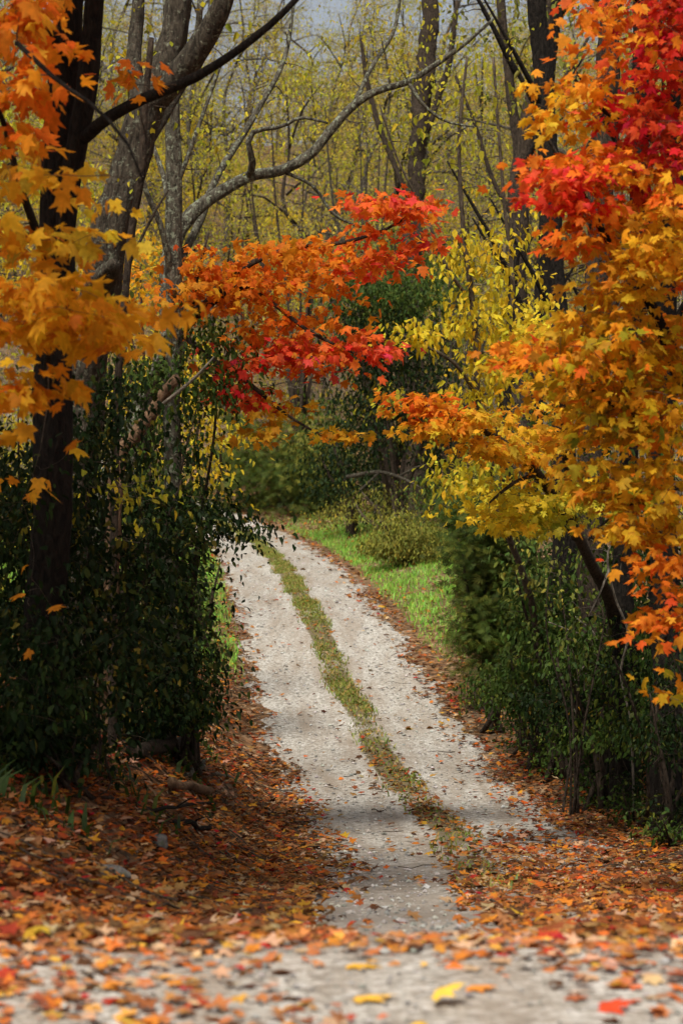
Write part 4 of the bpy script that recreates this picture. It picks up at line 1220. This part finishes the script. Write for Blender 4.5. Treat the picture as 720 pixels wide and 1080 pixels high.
def hill_proto(i, h, lean, nlimb, ntar, lpt, pal, mat, label, group):
    b = np.zeros(3)
    r = .0085 * h + .02
    pts = [np.array([0, 0, -.3])]
    for k in range(1, 7):
        pts.append(np.array([lean * (k / 6) ** 1.4 * h * .22 + rng.normal(0, .26 * h / 10), rng.normal(0, .2), h * k / 6]))
    pts = np.array(pts)
    stems = [(pts, np.linspace(r, r * .22, 7))]
    regs = []
    for k in range(nlimb):
        t = rng.uniform(.22, .85)
        s = np.array([np.interp(t * 6, range(7), pts[:, q]) for q in range(3)])
        a = rng.uniform(0, 6.28)
        ln = h * rng.uniform(.16, .34) * (1.15 - .5 * t)
        e = s + np.array([math.cos(a) * ln, math.sin(a) * ln, ln * rng.uniform(-.1, 1.0)])
        m_ = (s + e) / 2 + np.array([0, 0, ln * .1]) + rng.normal(0, .1, 3)
        stems.append((np.array([s, m_, e]), np.array([r * .38, r * .28, r * .1])))
        regs.append(wreg(e, (ln * .55, ln * .55, ln * .42), int(ntar / nlimb), pal, lpt))
    regs.append(wreg(pts[-1], (h * .12, h * .12, h * .10), int(ntar * .25), pal, lpt))
    regs.append(wreg((0, 0, h * .55), (h * .18, h * .18, h * .32), int(ntar * .3), pal, 0))
    global height
    hold, height = height, (lambda x, y: np.full(np.shape(x), -5.0))
    o = plant('hillside_tree', label, 'tree', b, stems, regs, leaf='oval', lsize=.10, mats=(mat, 'twig_hill' if i % 2 else 'twig', 'leaf'), spread=.16, group=group, sides=8, step=.5, tsides=3,
              twig=(.008, .007, .034), jit=.28, sag=.03)
    height = hold
    return o


HG = 'trees standing on the hillside behind the lane'
protos = [hill_proto(0, 13, .3, 11, 520, 3, 'hill', 'bark_grey', 'tall grey hillside tree with a thin yellow-green crown behind the lane', HG),
          hill_proto(1, 11, -.5, 10, 470, 4, 'ygreen', 'bark_brown', 'brown-stemmed hillside tree leaning left, with sparse lime-yellow leaves', HG),
          hill_proto(2, 9, .6, 10, 470, 4, 'hill', 'bark_brown', 'shorter hillside tree leaning right under a tan and mustard crown', HG),
          hill_proto(3, 14, .1, 12, 560, 2, 'ygreen', 'bark_grey', 'nearly bare grey hillside tree made mostly of fine twigs', HG),
          hill_proto(4, 7, -.2, 10, 340, 6, 'yellow', 'twig', 'small slender hillside tree with bright yellow leaves', HG)]
used = [False] * 5
spots = []
tries = 0
while len(spots) < 210 and tries < 6000:
    tries += 1
    y = 64 + 116 * rng.uniform() ** 1.15
    x = rng.uniform(-1, 1) * (.19 * y + 3)
    if abs(x - float(tab(CX, y))) < 3.2 or any((x - a) ** 2 + (y - c) ** 2 < 2.2 for a, c in spots): continue
    spots.append((x, y))
for x, y in [(9.5, 46), (12, 54), (7.5, 57), (-9, 50), (-11, 40), (-7.5, 42), (10, 40), (-6.5, 34), (-9, 29), (9, 33)]:
    spots.append((x, y))
for k, (x, y) in enumerate(spots):
    i = int(rng.integers(0, 5))
    p = protos[i]
    sc = rng.uniform(.8, 1.25)
    if used[i]:
        dup(p, (x, y, H(x, y) - .05), rng.uniform(-.5, .5), sc)
    else:
        used[i] = True
        p.location = (x, y, H(x, y) - .05); p.rotation_euler = (0, 0, rng.uniform(-.5, .5))


def thicket_proto(i, label, pal, lpt, n, hgt, group):
    stems = []
    for k in range(9):
        a = rng.uniform(0, 6.28); r = rng.uniform(.3, 1.2)
        e = np.array([math.cos(a) * r * hgt * .4, math.sin(a) * r * hgt * .4, hgt * rng.uniform(.6, 1.05)])
        stems.append((np.array([[rng.normal(0, .1), rng.normal(0, .1), -.2], e * np.array([.35, .35, .5]), e]), np.array([.022, .016, .008])))
    regs = [wreg((0, 0, hgt * .55), (hgt * .55, hgt * .55, hgt * .5), n, pal, lpt), wreg((0, 0, hgt * .8), (hgt * .5, hgt * .5, hgt * .3), n // 2, pal, max(0, lpt - 1))]
    global height
    hold, height = height, (lambda x, y: np.full(np.shape(x), -5.0))
    o = plant('hillside_thicket', label, 'shrub', np.zeros(3), stems, regs, leaf='oval', lsize=.10, mats=('twig_hill', 'twig_hill', 'leaf'), spread=.16, group=group, sides=5, step=.5, tsides=3,
              twig=(.008, .006, .022), jit=.26, stem_part='stem', crown_part='foliage', branch_from=99)
    height = hold
    return o


TG = 'twiggy thickets on the hillside'
tp = [thicket_proto(0, 'tangled twiggy hillside thicket with few mustard leaves', 'hill', 1, 420, 4.4, TG),
      thicket_proto(1, 'leafy yellow-green hillside thicket among the tree stems', 'ygreen', 3, 260, 3.2, TG),
      thicket_proto(2, 'olive-green hillside thicket of dense small leaves', 'olive', 6, 240, 2.8, TG)]
used = [False] * 3
spots2, tries = [], 0
while len(spots2) < 270 and tries < 6000:
    tries += 1
    y = 62 + 110 * rng.uniform() ** 1.2
    x = rng.uniform(-1, 1) * (.19 * y + 2)
    if abs(x - float(tab(CX, y))) < 3.6 or any((x - a) ** 2 + (y - c) ** 2 < 1.5 for a, c in spots2): continue
    spots2.append((x, y))
for x, y in [(5.5, 52), (7, 49), (6.6, 44), (8.5, 51), (5.2, 58), (8, 40), (7, 36), (-5.5, 54), (-7, 48), (-5.5, 44), (-6.5, 38), (-8, 34), (-6, 30), (-7, 26), (7.5, 31), (-9, 56)]:
    spots2.append((x, y))
for x, y in spots2:
    i = int(rng.choice(3, p=[.5, .28, .22]))
    sc = rng.uniform(.8, 1.3)
    if used[i]:
        dup(tp[i], (x, y, H(x, y) - .05), rng.uniform(0, 6.28), sc)
    else:
        used[i] = True
        tp[i].location = (x, y, H(x, y) - .05)


# ================================================================== SMALL THINGS ON THE GROUND
def on_ground(px, py, lo=4.5, hi=40):
    """where the sight line through a photo pixel meets the terrain"""
    a, D = None, lo
    while D < hi:
        p = P(px, py, D)
        if p[2] <= H(p[0], p[1]):
            return np.array([p[0], p[1], H(p[0], p[1])])
        D += .02
    p = P(px, py, 17)
    return np.array([p[0], p[1], H(p[0], p[1])])


def stick(label, a, bpx, w, mat='bark_brown', forks=(), name='fallen_branch', lift=.03, sag=.02):
    A, B = on_ground(*a), on_ground(*bpx)
    r = w * .5 * A[1] / F
    A[2] += r * .7 + .035; B[2] += r * .6 + lift + .035
    n = 7
    t = np.linspace(0, 1, n)[:, None]
    pts = A * (1 - t) + B * t + rng.normal(0, .018, (n, 3)) * np.array([1, 1, .4])
    root = thing(name, label, 'log' if name == 'log' else 'branch', A)
    L, R = smooth_line(pts, np.linspace(r * 1.1, r * .8, n), .03)
    mb = MB(); tube(mb, L, R, 10, .09); mb.build('wood', M[mat], root, A)
    for f, dx, dy, dz in forks:
        s = pts[int(f * (n - 1))]
        e = s + np.array([dx, dy, dz])
        L, R = smooth_line(np.array([s, (s + e) / 2 + rng.normal(0, .02, 3), e]), np.array([r * .5, r * .4, r * .15]), .03)
        mb = MB(); tube(mb, L, R, 6, .08); mb.build('side_twig', M[mat], root, A)


stick('thick dark rotting log at the foot of the left bushes', (140, 804), (196, 794), 17, 'bark_brown', name='log')
stick('short tan broken stick lying on the left bank leaves', (176, 836), (222, 845), 11, 'wood')
stick('long dark twig lying just below the short tan stick', (140, 864), (222, 857), 4.5, 'bark_dark', [(.5, .12, .1, .05)])
stick('crooked dark branch end poking from the left bank leaves', (178, 872), (226, 886), 6, 'bark_dark', [(.6, .1, -.05, .06)])
stick('long thin grey branch lying under the dark left bushes', (46, 842), (124, 856), 5, 'bark_brown', [(.4, .15, .2, .06), (.7, .1, .12, .1)])
stick('pale twig at the edge of the left bank near the lane', (224, 820), (248, 829), 3.5, 'twig_pale')
stick('mossy grey stick beside the pale twig on the left bank', (196, 826), (218, 813), 5, 'bark_lichen')
stick('brown log half sunk in leaves under the right trunks', (626, 818), (652, 810), 13, 'wood', name='log')
stick('thin bare twig lying on leaves at the right edge of the lane', (560, 770), (610, 782), 2.6, 'twig_pale', [(.5, .1, .1, .08)])


def rock(label, px, py, sx, sy, sz, g):
    import bmesh
    c = on_ground(px, py)
    bm = bmesh.new()
    bmesh.ops.create_icosphere(bm, subdivisions=3, radius=1)
    ph = rng.uniform(0, 6, 6)
    V = []
    for v in bm.verts:
        p = np.array(v.co)
        k = 1 + .14 * math.sin(3 * p[0] + ph[0]) + .12 * math.sin(4 * p[1] + ph[1]) + .1 * math.sin(5 * p[2] + 3 * p[0] + ph[2])
        V.append(np.sign(p) * np.abs(p) ** .8 * k * np.array([sx, sy, sz]) + c + np.array([0, 0, sz * .35]))
    fs = [tuple(v.index for v in f.verts) for f in bm.faces]
    bm.free()
    mb = MB(); mb.add(np.array(V), fs)
    o = mb.build('stone', M['rock'], None, c)
    o.location = [float(q) for q in c]
    tag(o, label, 'stone')


M['rock'] = bark_mat('field_stone', (.07, .068, .06), (.24, .23, .205), (.14, .16, .09), .56, .5)
rock('flat pale stone among the leaves low on the left bank', 118, 926, .10, .07, .045, .3)
rock('grey stone half buried in leaves above the flat pale stone', 160, 892, .085, .07, .05, .25)
rock('small grey stone in the leaves at the right lane edge', 500, 786, .06, .05, .035, .3)

LF = [(375, 1062, .105, (.66, .36, .05), 'golden maple leaf lying flat on the road, bottom centre', -6),
      (458, 1066, .085, (.68, .42, .06), 'yellow leaf curled up on the road right of the golden leaf', -22),
      (372, 1026, .095, (.64, .34, .04), 'amber leaf lying on the road above the golden leaf', -4),
      (496, 1050, .075, (.62, .22, .04), 'orange leaf on the bare gravel right of centre', -8),
      (632, 1072, .085, (.50, .05, .02), 'dark red leaf at the bottom right of the road', -14),
      (548, 1028, .055, (.07, .035, .02), 'small dark brown curled leaf on the road', -30),
      (80, 1050, .10, (.50, .38, .22), 'large pale tan leaf at the bottom left of the road', -4),
      (250, 1048, .06, (.28, .13, .04), 'brown leaf standing on edge on the road left of centre', -40)]
for px, py, s_, c_, lab, dr in LF:
    p = on_ground(px, py)
    p[2] += .022 + (.02 if dr < -15 else 0)
    mb = MB()
    fr = leaf_frames(1, np.array([rng.uniform(-.6, .6)]), (dr - 1, dr + 1), 6)
    put_leaves(mb, 'maple', np.zeros((1, 3)), np.array([s_]), fr, np.array([c_]), 0, np.array([1.0]))
    st = np.array([[np.zeros(3), -fr[0][0] * s_ * .25 + np.array([0, 0, .004]), -fr[0][0] * s_ * .55]])
    twig_batch(mb, st, [.0011], [.0008], 4)
    o = mb.build('fallen_leaf', M['litter'])
    o.location = [float(q) for q in p]
    tag(o, lab, 'leaf', 'single leaves on the road in front')
# ================================================================== LIGHT, SKY, CAMERA
SUN_EL, SUN_AZ = math.radians(57), math.radians(-158)      # azimuth clockwise from +Y
w = bpy.data.worlds.new('World'); scene.world = w
w.use_nodes = True
nt = w.node_tree
nt.nodes.clear()
sky = nt.nodes.new('ShaderNodeTexSky'); sky.sky_type = 'NISHITA'; sky.sun_disc = False
sky.sun_elevation = SUN_EL; sky.sun_rotation = SUN_AZ
sky.air_density = 1.0; sky.dust_density = 4.0; sky.ozone_density = 1.0
hs = nt.nodes.new('ShaderNodeHueSaturation'); hs.inputs['Saturation'].default_value = .45
bg = nt.nodes.new('ShaderNodeBackground'); bg.inputs['Strength'].default_value = .08
wo = nt.nodes.new('ShaderNodeOutputWorld')
nt.links.new(sky.outputs[0], hs.inputs['Color']); nt.links.new(hs.outputs[0], bg.inputs[0]); nt.links.new(bg.outputs[0], wo.inputs[0])

sl = bpy.data.lights.new('sun', 'SUN')
sl.energy = 3.0; sl.angle = math.radians(12); sl.color = (1, .95, .87)
so = bpy.data.objects.new('sun', sl); COL.objects.link(so)
sd = Vector((math.sin(SUN_AZ) * math.cos(SUN_EL), math.cos(SUN_AZ) * math.cos(SUN_EL), math.sin(SUN_EL)))
so.rotation_euler = (-sd).to_track_quat('-Z', 'Y').to_euler()
so.location = (0, 0, 40)

cd = bpy.data.cameras.new('camera')
cd.sensor_fit = 'VERTICAL'; cd.sensor_height = 36; cd.sensor_width = 24
cd.lens = F / 1080 * 36
cd.clip_start = .1; cd.clip_end = 1000
cd.dof.use_dof = True; cd.dof.focus_distance = 20; cd.dof.aperture_fstop = 4.0
co = bpy.data.objects.new('camera', cd); COL.objects.link(co)
co.location = (0, 0, CAMZ); co.rotation_euler = (math.radians(90) - PITCH, 0, 0)
scene.camera = co

scene.view_settings.view_transform = 'Standard'
scene.view_settings.look = 'None'
scene.view_settings.exposure = 0.70
scene.view_settings.gamma = 1.0
scene.view_settings.use_curve_mapping = False
scene.cycles.max_bounces = 6
scene.cycles.diffuse_bounces = 4
scene.cycles.transmission_bounces = 4
scene.cycles.glossy_bounces = 2
scene.cycles.transparent_max_bounces = 4
scene.cycles.caustics_reflective = False
scene.cycles.caustics_refractive = False
